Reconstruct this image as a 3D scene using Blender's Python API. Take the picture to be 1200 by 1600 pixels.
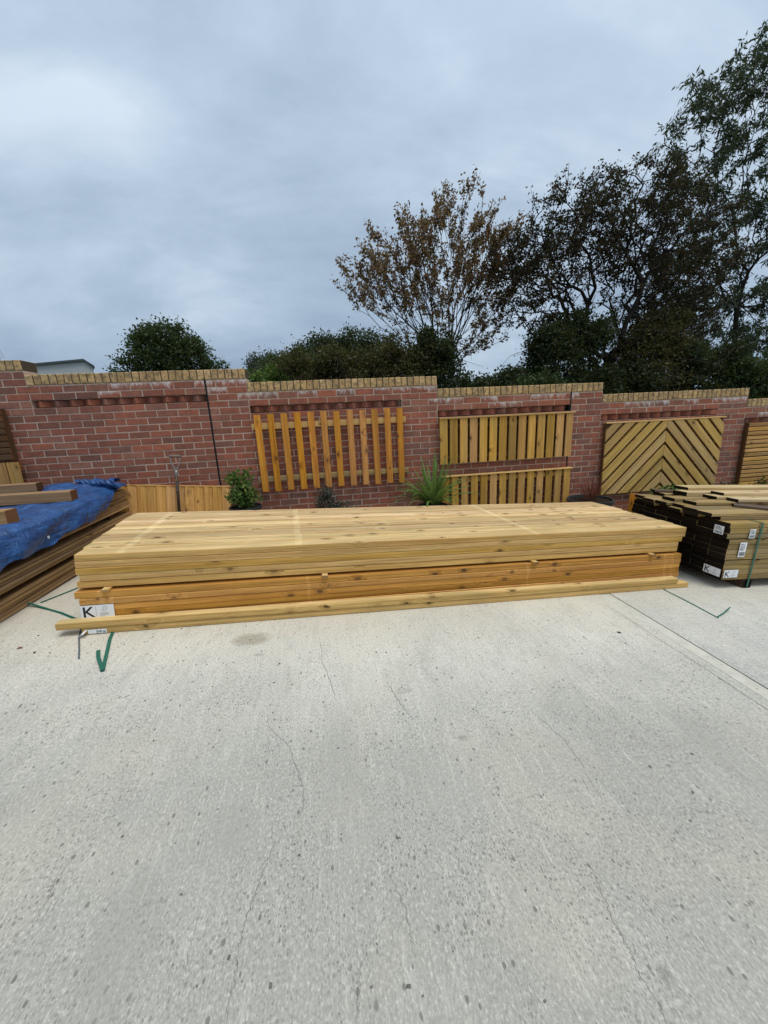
import bpy, math, random
import numpy as np
from mathutils import Vector, Matrix

for o in list(bpy.data.objects):
    bpy.data.objects.remove(o)
S = bpy.context.scene
COL = S.collection
RAD = math.radians
random.seed(7)

# ------------------------------------------------------------------ camera
CAM = Vector((3.124, -4.727, 1.385))
YAW, PITCH, ROLL = RAD(7.719), RAD(-13.641), RAD(-2.804)
fw = Vector((math.sin(YAW) * math.cos(PITCH), math.cos(YAW) * math.cos(PITCH), math.sin(PITCH)))
r0 = Vector((math.cos(YAW), -math.sin(YAW), 0))
u0 = r0.cross(fw)
rr = r0 * math.cos(ROLL) + u0 * math.sin(ROLL)
uu = u0 * math.cos(ROLL) - r0 * math.sin(ROLL)
cd = bpy.data.cameras.new('camera')
cam = bpy.data.objects.new('camera', cd)
COL.objects.link(cam)
cam.matrix_world = Matrix(((rr.x, uu.x, -fw.x, CAM.x), (rr.y, uu.y, -fw.y, CAM.y), (rr.z, uu.z, -fw.z, CAM.z), (0, 0, 0, 1)))
cd.sensor_fit = 'HORIZONTAL'
cd.sensor_width = 36
cd.lens = 36 * 590 / 1200
cd.clip_start = 0.05
cd.clip_end = 3000
S.camera = cam

# ------------------------------------------------------------------ sky, sun, exposure
SUN_EL, SUN_AZ = 71, 138          # azimuth clockwise from +Y (towards the wall); the sun stands behind and right of the camera
W = bpy.data.worlds.new('World')
S.world = W
W.use_nodes = True
nt = W.node_tree
nt.nodes.clear()
def wn(t, **k):
    n = nt.nodes.new(t)
    for a, b in k.items():
        setattr(n, a, b)
    return n
wo = wn('ShaderNodeOutputWorld')
bg = wn('ShaderNodeBackground')
bg.inputs['Strength'].default_value = 0.1
sky = wn('ShaderNodeTexSky', sky_type='NISHITA', sun_disc=False)
sky.sun_elevation = RAD(SUN_EL)
sky.sun_rotation = RAD(SUN_AZ)
tc = wn('ShaderNodeTexCoord')
sep = wn('ShaderNodeSeparateXYZ')
nt.links.new(tc.outputs['Generated'], sep.inputs[0])
zz = wn('ShaderNodeMath', operation='MAXIMUM'); nt.links.new(sep.outputs['Z'], zz.inputs[0]); zz.inputs[1].default_value = 0.0
za = wn('ShaderNodeMath', operation='ADD'); nt.links.new(zz.outputs[0], za.inputs[0]); za.inputs[1].default_value = 0.45
dx = wn('ShaderNodeMath', operation='DIVIDE'); nt.links.new(sep.outputs['X'], dx.inputs[0]); nt.links.new(za.outputs[0], dx.inputs[1])
dy = wn('ShaderNodeMath', operation='DIVIDE'); nt.links.new(sep.outputs['Y'], dy.inputs[0]); nt.links.new(za.outputs[0], dy.inputs[1])
cmb = wn('ShaderNodeCombineXYZ'); nt.links.new(dx.outputs[0], cmb.inputs[0]); nt.links.new(dy.outputs[0], cmb.inputs[1])
mp = wn('ShaderNodeMapping'); mp.inputs['Rotation'].default_value = (0, 0, 0.6); mp.inputs['Scale'].default_value = (0.85, 1.15, 1); mp.inputs['Location'].default_value = (5.6, 2.4, 0)
nt.links.new(cmb.outputs[0], mp.inputs[0])
n1 = wn('ShaderNodeTexNoise'); n1.inputs['Scale'].default_value = 1.5; n1.inputs['Detail'].default_value = 7; n1.inputs['Roughness'].default_value = 0.53; n1.inputs['Distortion'].default_value = 0.25
nt.links.new(mp.outputs[0], n1.inputs['Vector'])
cr = wn('ShaderNodeValToRGB')
cr.color_ramp.elements[0].position = 0.37; cr.color_ramp.elements[0].color = (0.37, 0.465, 0.59, 1)
cr.color_ramp.elements[1].position = 0.61; cr.color_ramp.elements[1].color = (0.67, 0.765, 0.875, 1)
e = cr.color_ramp.elements.new(0.5); e.color = (0.495, 0.60, 0.73, 1)
n2 = wn('ShaderNodeTexNoise'); n2.inputs['Scale'].default_value = 4.2; n2.inputs['Detail'].default_value = 6; n2.inputs['Roughness'].default_value = 0.55; n2.inputs['Distortion'].default_value = 0.4
mp2 = wn('ShaderNodeMapping'); mp2.inputs['Rotation'].default_value = (0, 0, 0.9); mp2.inputs['Scale'].default_value = (0.55, 1.3, 1)
nt.links.new(cmb.outputs[0], mp2.inputs[0]); nt.links.new(mp2.outputs[0], n2.inputs['Vector'])
nmx = wn('ShaderNodeMix', data_type='FLOAT'); nmx.inputs['Factor'].default_value = 0.30
nt.links.new(n1.outputs['Fac'], nmx.inputs['A']); nt.links.new(n2.outputs['Fac'], nmx.inputs['B'])
nt.links.new(nmx.outputs['Result'], cr.inputs[0])
mul = wn('ShaderNodeMix', data_type='RGBA', blend_type='MULTIPLY'); mul.inputs['Factor'].default_value = 1.0
nt.links.new(cr.outputs[0], mul.inputs['A']); mul.inputs['B'].default_value = (8.0, 8.15, 8.2, 1)
mxw = wn('ShaderNodeMix', data_type='RGBA'); mxw.inputs['Factor'].default_value = 0.94
nt.links.new(sky.outputs[0], mxw.inputs['A']); nt.links.new(mul.outputs['Result'], mxw.inputs['B'])
zr = wn('ShaderNodeValToRGB')            # an overcast sky darkens towards the horizon
zr.color_ramp.elements[0].position = 0.0; zr.color_ramp.elements[0].color = (0.70, 0.74, 0.78, 1)
zr.color_ramp.elements[1].position = 0.62; zr.color_ramp.elements[1].color = (1.10, 1.09, 1.08, 1)
nt.links.new(zz.outputs[0], zr.inputs[0])
mz = wn('ShaderNodeMix', data_type='RGBA', blend_type='MULTIPLY'); mz.inputs['Factor'].default_value = 1.0
nt.links.new(mxw.outputs['Result'], mz.inputs['A']); nt.links.new(zr.outputs[0], mz.inputs['B'])
nt.links.new(mz.outputs['Result'], bg.inputs['Color'])
nt.links.new(bg.outputs[0], wo.inputs[0])

sl = bpy.data.lights.new('sun', 'SUN')
sl.energy = 1.5
sl.angle = RAD(28)
sl.color = (1.0, 0.965, 0.90)
so = bpy.data.objects.new('sun', sl)
COL.objects.link(so)
az, el = RAD(SUN_AZ), RAD(SUN_EL)
sd = Vector((math.sin(az) * math.cos(el), math.cos(az) * math.cos(el), math.sin(el)))
so.rotation_euler = sd.to_track_quat('Z', 'Y').to_euler()
so.location = sd * 60

S.view_settings.view_transform = 'Standard'
S.view_settings.look = 'None'
S.view_settings.exposure = 0.36
S.view_settings.gamma = 1
S.render.engine = 'CYCLES'
S.cycles.max_bounces = 6

# ------------------------------------------------------------------ helpers
SLOPE = -0.07                       # the yard falls to the right along the wall
XC = 3.124
def gz(x):
    return SLOPE * (x - XC)
TH = math.atan(-SLOPE)

def tag(o, label=None, cat=None, group=None, kind=None):
    if label: o['label'] = label
    if cat: o['category'] = cat
    if group: o['group'] = group
    if kind: o['kind'] = kind
    return o

def link(name, data, parent=None, mw=None):
    o = bpy.data.objects.new(name, data)
    COL.objects.link(o)
    if parent is not None:
        o.parent = parent
    if mw is not None:
        o.matrix_local = mw
    return o

def empty(name, mw=None):
    o = link(name, None, None, mw)
    o.empty_display_size = 0.1
    return o

def fast_mesh(name, v, f, mats, smooth=False, mi=None):
    v = np.asarray(v, dtype=np.float32).reshape(-1, 3)
    f = np.asarray(f, dtype=np.int32)
    k = f.shape[1]
    me = bpy.data.meshes.new(name)
    me.vertices.add(len(v)); me.vertices.foreach_set('co', v.ravel())
    me.loops.add(f.size); me.loops.foreach_set('vertex_index', f.ravel())
    me.polygons.add(len(f))
    me.polygons.foreach_set('loop_start', np.arange(0, f.size, k, dtype=np.int32))
    me.polygons.foreach_set('loop_total', np.full(len(f), k, dtype=np.int32))
    if smooth:
        me.polygons.foreach_set('use_smooth', np.ones(len(f), dtype=bool))
    if mi is not None:
        me.polygons.foreach_set('material_index', np.asarray(mi, dtype=np.int32))
    for m in (mats if isinstance(mats, (list, tuple)) else [mats]):
        me.materials.append(m)
    me.update(calc_edges=True)
    return me

class MB:
    def __init__(s):
        s.v = []; s.f = []; s.m = []
    def add(s, vs, fs, mi=0, mw=None):
        n = len(s.v)
        for p in vs:
            p = Vector(p)
            s.v.append(tuple(mw @ p if mw is not None else p))
        for q in fs:
            s.f.append([n + i for i in q]); s.m.append(mi)
    def box(s, x0, x1, y0, y1, z0, z1, mi=0, mw=None):
        s.add([(x0, y0, z0), (x1, y0, z0), (x1, y1, z0), (x0, y1, z0), (x0, y0, z1), (x1, y0, z1), (x1, y1, z1), (x0, y1, z1)],
              [(0, 3, 2, 1), (4, 5, 6, 7), (0, 1, 5, 4), (1, 2, 6, 5), (2, 3, 7, 6), (3, 0, 4, 7)], mi, mw)
    def tube(s, pts, rad, n=8, mi=0, cap=True):
        pts = [Vector(p) for p in pts]
        if not isinstance(rad, (list, tuple)): rad = [rad] * len(pts)
        b = len(s.v)
        for i, p in enumerate(pts):
            d = (pts[min(i + 1, len(pts) - 1)] - pts[max(i - 1, 0)]).normalized()
            a = d.cross(Vector((0.13, 0.97, 0.21))).normalized(); c = d.cross(a)
            for k in range(n):
                t = 2 * math.pi * k / n
                s.v.append(tuple(p + (a * math.cos(t) + c * math.sin(t)) * rad[i]))
        for i in range(len(pts) - 1):
            for k in range(n):
                s.f.append([b + i * n + k, b + i * n + (k + 1) % n, b + (i + 1) * n + (k + 1) % n, b + (i + 1) * n + k]); s.m.append(mi)
        if cap:
            s.f.append([b + k for k in range(n)][::-1]); s.m.append(mi)
            s.f.append([b + (len(pts) - 1) * n + k for k in range(n)]); s.m.append(mi)
    def lathe(s, prof, n=24, mi=0, mw=None):
        vs = []; fs = []
        for r, z in prof:
            for k in range(n):
                t = 2 * math.pi * k / n
                vs.append((r * math.cos(t), r * math.sin(t), z))
        for i in range(len(prof) - 1):
            for k in range(n):
                fs.append((i * n + k, i * n + (k + 1) % n, (i + 1) * n + (k + 1) % n, (i + 1) * n + k))
        s.add(vs, fs, mi, mw)
    def mesh(s, name, mats, smooth=False):
        me = bpy.data.meshes.new(name)
        me.from_pydata(s.v, [], s.f)
        for m in (mats if isinstance(mats, (list, tuple)) else [mats]):
            me.materials.append(m)
        for p, i in zip(me.polygons, s.m):
            p.material_index = i
            p.use_smooth = smooth
        me.update()
        return me
    def build(s, name, mats, parent=None, mw=None, smooth=False):
        return link(name, s.mesh(name, mats, smooth), parent, mw)

def T(x, y, z): return Matrix.Translation((x, y, z))
def R(a, ax): return Matrix.Rotation(a, 4, ax)

# ------------------------------------------------------------------ material helpers
class NT:
    def __init__(s, name):
        s.m = bpy.data.materials.new(name); s.m.use_nodes = True
        s.t = s.m.node_tree; s.b = s.t.nodes['Principled BSDF']; s.out = s.t.nodes['Material Output']
    def n(s, t, ins=None, **k):
        n = s.t.nodes.new(t)
        for a, b in k.items(): setattr(n, a, b)
        for a, b in (ins or {}).items():
            if isinstance(b, bpy.types.NodeSocket): s.t.links.new(b, n.inputs[a])
            else: n.inputs[a].default_value = b
        return n
    def l(s, a, b): s.t.links.new(a, b)
    def math(s, op, a, b=0.0, clamp=False):
        return s.n('ShaderNodeMath', {0: a, 1: b}, operation=op, use_clamp=clamp).outputs[0]
    def ramp(s, fac, stops):
        r = s.n('ShaderNodeValToRGB', {0: fac})
        el = r.color_ramp.elements
        while len(el) < len(stops): el.new(0.5)
        for i, (p, c) in enumerate(stops):
            el[i].position = p
            el[i].color = (c, c, c, 1) if not isinstance(c, (tuple, list)) else (*c, 1)
        return r.outputs[0]
    def mix(s, fac, a, b, mode='MIX'):
        n = s.n('ShaderNodeMix', data_type='RGBA', blend_type=mode)
        for key, val in (('Factor', fac), ('A', a), ('B', b)):
            sock = [i for i in n.inputs if i.name == key and (i.type == 'VALUE' if key == 'Factor' else i.type == 'RGBA')][0]
            if isinstance(val, bpy.types.NodeSocket): s.l(val, sock)
            elif key == 'Factor': sock.default_value = val
            else: sock.default_value = (*val, 1) if len(val) == 3 else val
        return [o for o in n.outputs if o.type == 'RGBA'][0]
    def noise(s, vec, scale, detail=4, rough=0.55, dist=0.0):
        return s.n('ShaderNodeTexNoise', {'Vector': vec, 'Scale': scale, 'Detail': detail, 'Roughness': rough, 'Distortion': dist}).outputs['Fac']
    def mapv(s, vec, scale=(1, 1, 1), loc=(0, 0, 0), rot=(0, 0, 0)):
        return s.n('ShaderNodeMapping', {'Vector': vec, 'Scale': scale, 'Location': loc, 'Rotation': rot}).outputs[0]
    def bump(s, h, strength=0.3, dist=0.01, normal=None):
        d = {'Height': h, 'Strength': strength, 'Distance': dist}
        if normal is not None: d['Normal'] = normal
        return s.n('ShaderNodeBump', d).outputs[0]
    def fin(s, col, rough=0.8, normal=None, spec=0.3):
        for key, val in (('Base Color', col), ('Roughness', rough)):
            if isinstance(val, bpy.types.NodeSocket): s.l(val, s.b.inputs[key])
            else: s.b.inputs[key].default_value = (*val, 1) if isinstance(val, tuple) else val
        s.b.inputs['Specular IOR Level'].default_value = spec
        if normal is not None: s.l(normal, s.b.inputs['Normal'])
        return s.m

def plain(name, col, rough=0.7, spec=0.3, metal=0.0, var=0.15, scale=30):
    t = NT(name)
    v = t.n('ShaderNodeTexCoord').outputs['Object']
    f = t.noise(v, scale, 5)
    c = t.mix(f, tuple(max(0, x * (1 - var * 2)) for x in col), tuple(min(1, x * (1 + var * 2)) for x in col))
    t.b.inputs['Metallic'].default_value = metal
    return t.fin(c, rough, t.bump(f, 0.1, 0.002), spec)

def wood(name, light, dark, knot=(0.09, 0.045, 0.018), var=0.18, marks=(), knots=0.5, rough=0.75, grey=None, green=0.0, top_marks=False, edge=None, hue=0.004):
    t = NT(name)
    tcn = t.n('ShaderNodeTexCoord').outputs['Object']
    oi = t.n('ShaderNodeObjectInfo').outputs['Random']
    off = t.n('ShaderNodeCombineXYZ', {0: t.math('MULTIPLY', oi, 91.0), 1: t.math('MULTIPLY', oi, 37.0), 2: t.math('MULTIPLY', oi, 53.0)}).outputs[0]
    v = t.n('ShaderNodeVectorMath', {0: tcn, 1: off}, operation='ADD').outputs[0]
    sv = t.n('ShaderNodeSeparateXYZ', {0: v})
    k2 = t.n('ShaderNodeCombineXYZ', {0: t.math('MULTIPLY', sv.outputs[0], 4.6), 1: t.math('MULTIPLY', t.math('ADD', sv.outputs[1], sv.outputs[2]), 8.0), 2: 0.0}).outputs[0]
    k2 = t.n('ShaderNodeVectorMath', {0: k2, 1: t.n('ShaderNodeVectorMath', {0: t.n('ShaderNodeTexNoise', {'Vector': v, 'Scale': 25.0, 'Detail': 2.0}).outputs['Color'], 1: (0.10, 0.10, 0.0)}, operation='MULTIPLY').outputs[0]}, operation='ADD').outputs[0]
    kv = t.n('ShaderNodeTexVoronoi', {'Vector': k2, 'Scale': 1.0, 'Randomness': 1.0}, voronoi_dimensions='2D')
    kd = kv.outputs['Distance']
    kc = t.n('ShaderNodeSeparateColor', {0: kv.outputs['Color']})
    ksel = t.math('GREATER_THAN', kc.outputs[0], 1 - knots * 0.5)
    near = t.math('MULTIPLY', t.ramp(kd, [(0.0, 1.0), (0.40, 0.0)]), ksel)
    vw = t.n('ShaderNodeVectorMath', {0: v, 1: t.n('ShaderNodeCombineXYZ', {0: 0.0, 1: t.math('MULTIPLY', near, 0.035), 2: t.math('MULTIPLY', near, 0.035)}).outputs[0]}, operation='ADD').outputs[0]
    g1 = t.noise(t.mapv(vw, (0.55, 42, 42)), 1.0, 5, 0.65, 0.7)
    g2 = t.noise(t.mapv(vw, (4, 210, 210)), 1.0, 3, 0.65)
    g3 = t.noise(t.mapv(v, (1.6, 9, 9)), 1.0, 4)
    c = t.mix(t.ramp(g1, [(0.40, 0.0), (0.58, 1.0)]), dark, light)
    c = t.mix(t.ramp(g3, [(0.42, 0.0), (0.72, 0.38)]), c, tuple(x * 0.74 for x in dark), 'MIX')
    c = t.mix(t.math('MULTIPLY', t.ramp(g2, [(0.34, 1.0), (0.52, 0.0)]), 0.5), c, tuple(x * 0.45 for x in dark))
    if green:
        c = t.mix(t.math('MULTIPLY', t.ramp(t.noise(t.mapv(v, (1.5, 8, 8)), 1.3, 4), [(0.48, 0.0), (0.7, 1.0)]), green), c, (0.25, 0.245, 0.115))
    if grey:
        c = t.mix(t.ramp(t.noise(v, 3.0, 5), [(0.4, 0.0), (0.75, 0.6)]), c, grey)
    big = t.math('ADD', 0.55, t.math('MULTIPLY', kc.outputs[1], 0.75))
    kdn = t.math('DIVIDE', kd, big)
    halo = t.math('MULTIPLY', t.ramp(kdn, [(0.08, 1.0), (0.30, 0.0)]), ksel)
    c = t.mix(t.math('MULTIPLY', halo, 0.6), c, tuple(a * 0.55 + b * 0.4 for a, b in zip(knot, dark)))
    core = t.math('MULTIPLY', t.ramp(kdn, [(0.07, 1.0), (0.125, 0.0)]), ksel)
    c = t.mix(t.math('MULTIPLY', core, t.math('ADD', 0.35, t.math('MULTIPLY', kc.outputs[2], 0.6))), c, knot)
    sx = t.n('ShaderNodeSeparateXYZ', {0: tcn}).outputs['X']
    nz = t.math('GREATER_THAN', t.n('ShaderNodeSeparateXYZ', {0: t.n('ShaderNodeNewGeometry').outputs['Normal']}).outputs['Z'], 0.7)
    for x0, hw in marks:                       # pale rub marks left by the packing bands
        d = t.math('ABSOLUTE', t.math('SUBTRACT', sx, x0))
        mk = t.ramp(t.math('DIVIDE', d, hw), [(0.7, 1.0), (1.0, 0.0)])
        mk = t.math('MULTIPLY', mk, t.ramp(t.noise(tcn, 18, 4), [(0.3, 0.05), (0.65, 0.42)]))
        if top_marks: mk = t.math('MULTIPLY', mk, nz)
        c = t.mix(mk, c, tuple(min(1, a * 1.1 + 0.08) for a in light))
    if edge:                                   # narrow board sides, golden from treatment, with the fronts' shade put into the colour
        ny = t.math('ABSOLUTE', t.n('ShaderNodeSeparateXYZ', {0: t.n('ShaderNodeTexCoord').outputs['Normal']}).outputs['Y'])
        c = t.mix(t.math('MULTIPLY', t.math('GREATER_THAN', ny, 0.6), 1.0), c, t.mix(1.0, c, edge, 'MULTIPLY'))
    r2 = t.n('ShaderNodeTexWhiteNoise', {'W': t.math('MULTIPLY', oi, 917.0)}, noise_dimensions='1D').outputs['Value']
    hsv = t.n('ShaderNodeHueSaturation', {'Hue': t.math('ADD', 0.5 - hue / 2, t.math('MULTIPLY', r2, hue)), 'Saturation': t.math('ADD', 0.90, t.math('MULTIPLY', r2, 0.12)),
                                          'Value': t.math('ADD', 1 - var, t.math('MULTIPLY', oi, 2 * var)), 'Color': c}).outputs[0]
    nb = t.bump(g2, 0.3, 0.002)
    nb = t.bump(g1, 0.15, 0.004, nb)
    return t.fin(hsv, rough, nb, 0.25)

def endgrain(name, col):
    t = NT(name)
    v = t.n('ShaderNodeTexCoord').outputs['Object']
    oi = t.n('ShaderNodeObjectInfo').outputs['Random']
    w = t.n('ShaderNodeTexWave', {'Vector': t.mapv(v, (0, 1, 1), (0, 0.06, 0.12)), 'Scale': 45.0, 'Distortion': 2.0, 'Detail': 2.0}, wave_type='RINGS', rings_direction='X').outputs['Fac']
    f = t.noise(v, 60, 4)
    c = t.mix(w, tuple(x * 0.6 for x in col), col)
    c = t.mix(t.math('MULTIPLY', f, 0.7), c, tuple(x * 0.45 for x in col))
    c = t.n('ShaderNodeHueSaturation', {'Value': t.math('ADD', 0.55, t.math('MULTIPLY', oi, 0.8)), 'Color': c}).outputs[0]
    return t.fin(c, 0.9, t.bump(f, 0.3, 0.003), 0.1)

M = {}
M['pine_pale'] = wood('pine_pale', (0.86, 0.62, 0.275), (0.62, 0.385, 0.13), var=0.07, marks=((-2.22, 0.03), (-1.07, 0.028), (0.90, 0.03)), knots=0.42, green=0.22, top_marks=True, edge=(0.86, 0.73, 0.47))
M['pine_top'] = wood('pine_top', (0.92, 0.67, 0.325), (0.56, 0.335, 0.12), var=0.2, hue=0.010, marks=((-2.22, 0.03), (-1.07, 0.028), (0.90, 0.03)), knots=0.6, green=0.3, top_marks=True, edge=(0.88, 0.76, 0.52))
M['pine_gold'] = wood('pine_gold', (0.76, 0.375, 0.055), (0.53, 0.225, 0.022), var=0.17, marks=((-2.33, 0.02), (-2.28, 0.015), (-0.99, 0.013), (0.84, 0.012), (2.29, 0.012), (2.37, 0.012)), knots=0.5)
M['pine_loose'] = wood('pine_loose', (0.76, 0.53, 0.22), (0.56, 0.36, 0.125), var=0.1, knots=0.7, green=0.3, edge=(0.88, 0.80, 0.62))
M['picket'] = wood('picket_wood', (0.70, 0.305, 0.036), (0.50, 0.185, 0.018), knot=(0.12, 0.045, 0.012), var=0.14, knots=0.5)
M['rail'] = wood('rail_wood', (0.70, 0.44, 0.15), (0.54, 0.31, 0.09), var=0.15, knots=0.3)
M['panel'] = wood('panel_wood', (0.62, 0.345, 0.078), (0.44, 0.22, 0.040), var=0.26, knots=0.35, green=0.3, hue=0.012)
M['chevron'] = wood('chevron_wood', (0.64, 0.415, 0.13), (0.45, 0.265, 0.068), var=0.17, knots=0.4, green=0.15)
M['lap'] = wood('lap_wood', (0.76, 0.405, 0.105), (0.60, 0.29, 0.06), knot=(0.22, 0.09, 0.03), var=0.10, knots=0.7)
M['old_dark'] = wood('old_dark_wood', (0.13, 0.062, 0.022), (0.08, 0.037, 0.013), var=0.2)
M['deck'] = wood('deck_brown', (0.46, 0.28, 0.12), (0.30, 0.165, 0.065), var=0.32, knots=0.25)
M['beam'] = wood('beam_wood', (0.42, 0.245, 0.11), (0.30, 0.165, 0.07), var=0.1, knots=0.3)
M['weathered'] = wood('weathered_wood', (0.42, 0.28, 0.095), (0.28, 0.172, 0.054), var=0.2, knots=0.3, green=0.2, grey=(0.20, 0.16, 0.11))
M['plank_pale'] = wood('plank_pale', (0.66, 0.50, 0.27), (0.48, 0.34, 0.16), var=0.2, knots=0.3)
M['plank_dark'] = wood('plank_dark', (0.16, 0.105, 0.07), (0.10, 0.065, 0.045), var=0.15, knots=0.3)
M['bearer'] = wood('bearer_wood', (0.11, 0.075, 0.05), (0.06, 0.04, 0.03), var=0.1, knots=0.2)
M['end_pale'] = endgrain('end_pale', (0.50, 0.30, 0.13))
M['end_mid'] = endgrain('end_mid', (0.26, 0.115, 0.05))
M['end_dark'] = endgrain('end_dark', (0.020, 0.013, 0.008))
M['end_brown'] = endgrain('end_brown', (0.11, 0.06, 0.03))

def brick_mat(name, stops, white=False):
    t = NT(name)
    tcn = t.n('ShaderNodeTexCoord').outputs['Object']
    oi = t.n('ShaderNodeObjectInfo').outputs['Random']
    isl = t.n('ShaderNodeNewGeometry').outputs['Random Per Island']
    rnd = t.math('FRACT', t.math('ADD', oi, t.math('MULTIPLY', isl, 7.31)))
    off = t.n('ShaderNodeCombineXYZ', {0: t.math('MULTIPLY', rnd, 41.0), 1: t.math('MULTIPLY', rnd, 13.0), 2: t.math('MULTIPLY', rnd, 29.0)}).outputs[0]
    v = t.n('ShaderNodeVectorMath', {0: tcn, 1: off}, operation='ADD').outputs[0]
    c = t.ramp(rnd, stops)
    f = t.noise(v, 14, 6, 0.6)
    c = t.mix(t.ramp(f, [(0.42, 0.0), (0.75, 0.5)]), c, (0.085, 0.05, 0.05))
    f2 = t.noise(v, 60, 4, 0.6)
    c = t.mix(t.ramp(f2, [(0.5, 0.0), (0.75, 0.35)]), c, (0.34, 0.19, 0.16))
    sp = t.noise(v, 220, 2)
    c = t.mix(t.ramp(sp, [(0.62, 0.0), (0.72, 0.6)]), c, (0.05, 0.03, 0.03))
    if white:
        w = t.noise(t.mapv(v, (16, 9, 7)), 1.0, 6, 0.7)
        w = t.math('ADD', w, t.math('MULTIPLY', t.n('ShaderNodeSeparateXYZ', {0: tcn}).outputs['Z'], 3.2))
        c = t.mix(t.ramp(w, [(0.46, 0.0), (0.68, 0.8)]), c, (0.66, 0.62, 0.59))
    h = t.math('ADD', t.math('MULTIPLY', f, 0.6), t.math('MULTIPLY', f2, 0.4))
    return t.fin(c, 0.88, t.bump(h, 0.55, 0.006), 0.2)
RED = [(0.0, (0.185, 0.085, 0.060)), (0.15, (0.33, 0.110, 0.066)), (0.4, (0.25, 0.096, 0.062)), (0.6, (0.39, 0.130, 0.074)), (0.78, (0.21, 0.103, 0.077)), (0.9, (0.34, 0.150, 0.100)), (1.0, (0.28, 0.110, 0.072))]
M['brick'] = brick_mat('red_brick', RED)
M['brick_white'] = brick_mat('red_brick_salt', RED, True)
BUFF = [(0.0, (0.50, 0.325, 0.145)), (0.35, (0.63, 0.415, 0.185)), (0.7, (0.46, 0.315, 0.16)), (1.0, (0.69, 0.465, 0.23))]
def coping_mat():
    t = NT('buff_coping')
    tcn = t.n('ShaderNodeTexCoord').outputs['Object']
    oi = t.n('ShaderNodeObjectInfo').outputs['Random']
    off = t.n('ShaderNodeCombineXYZ', {0: t.math('MULTIPLY', oi, 41.0), 1: t.math('MULTIPLY', oi, 13.0), 2: t.math('MULTIPLY', oi, 29.0)}).outputs[0]
    v = t.n('ShaderNodeVectorMath', {0: tcn, 1: off}, operation='ADD').outputs[0]
    c = t.ramp(oi, BUFF)
    f = t.noise(v, 22, 6, 0.65)
    c = t.mix(t.ramp(f, [(0.42, 0.0), (0.66, 0.85)]), c, (0.13, 0.095, 0.06))
    f2 = t.noise(v, 90, 4)
    c = t.mix(t.ramp(f2, [(0.5, 0.0), (0.8, 0.5)]), c, (0.06, 0.05, 0.035))
    g = t.noise(v, 5, 3)
    c = t.mix(t.ramp(g, [(0.5, 0.0), (0.75, 0.5)]), c, (0.17, 0.145, 0.08))
    return t.fin(c, 0.9, t.bump(f, 0.5, 0.006), 0.2)
M['coping'] = coping_mat()
M['mortar'] = plain('mortar', (0.50, 0.385, 0.305), 0.95, 0.1, var=0.14, scale=60)
M['mortar_dark'] = plain('mortar_dark', (0.09, 0.07, 0.05), 0.95, 0.1, var=0.2, scale=60)
M['sealant'] = plain('sealant', (0.008, 0.008, 0.009), 0.7, 0.3, var=0.2)

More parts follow.
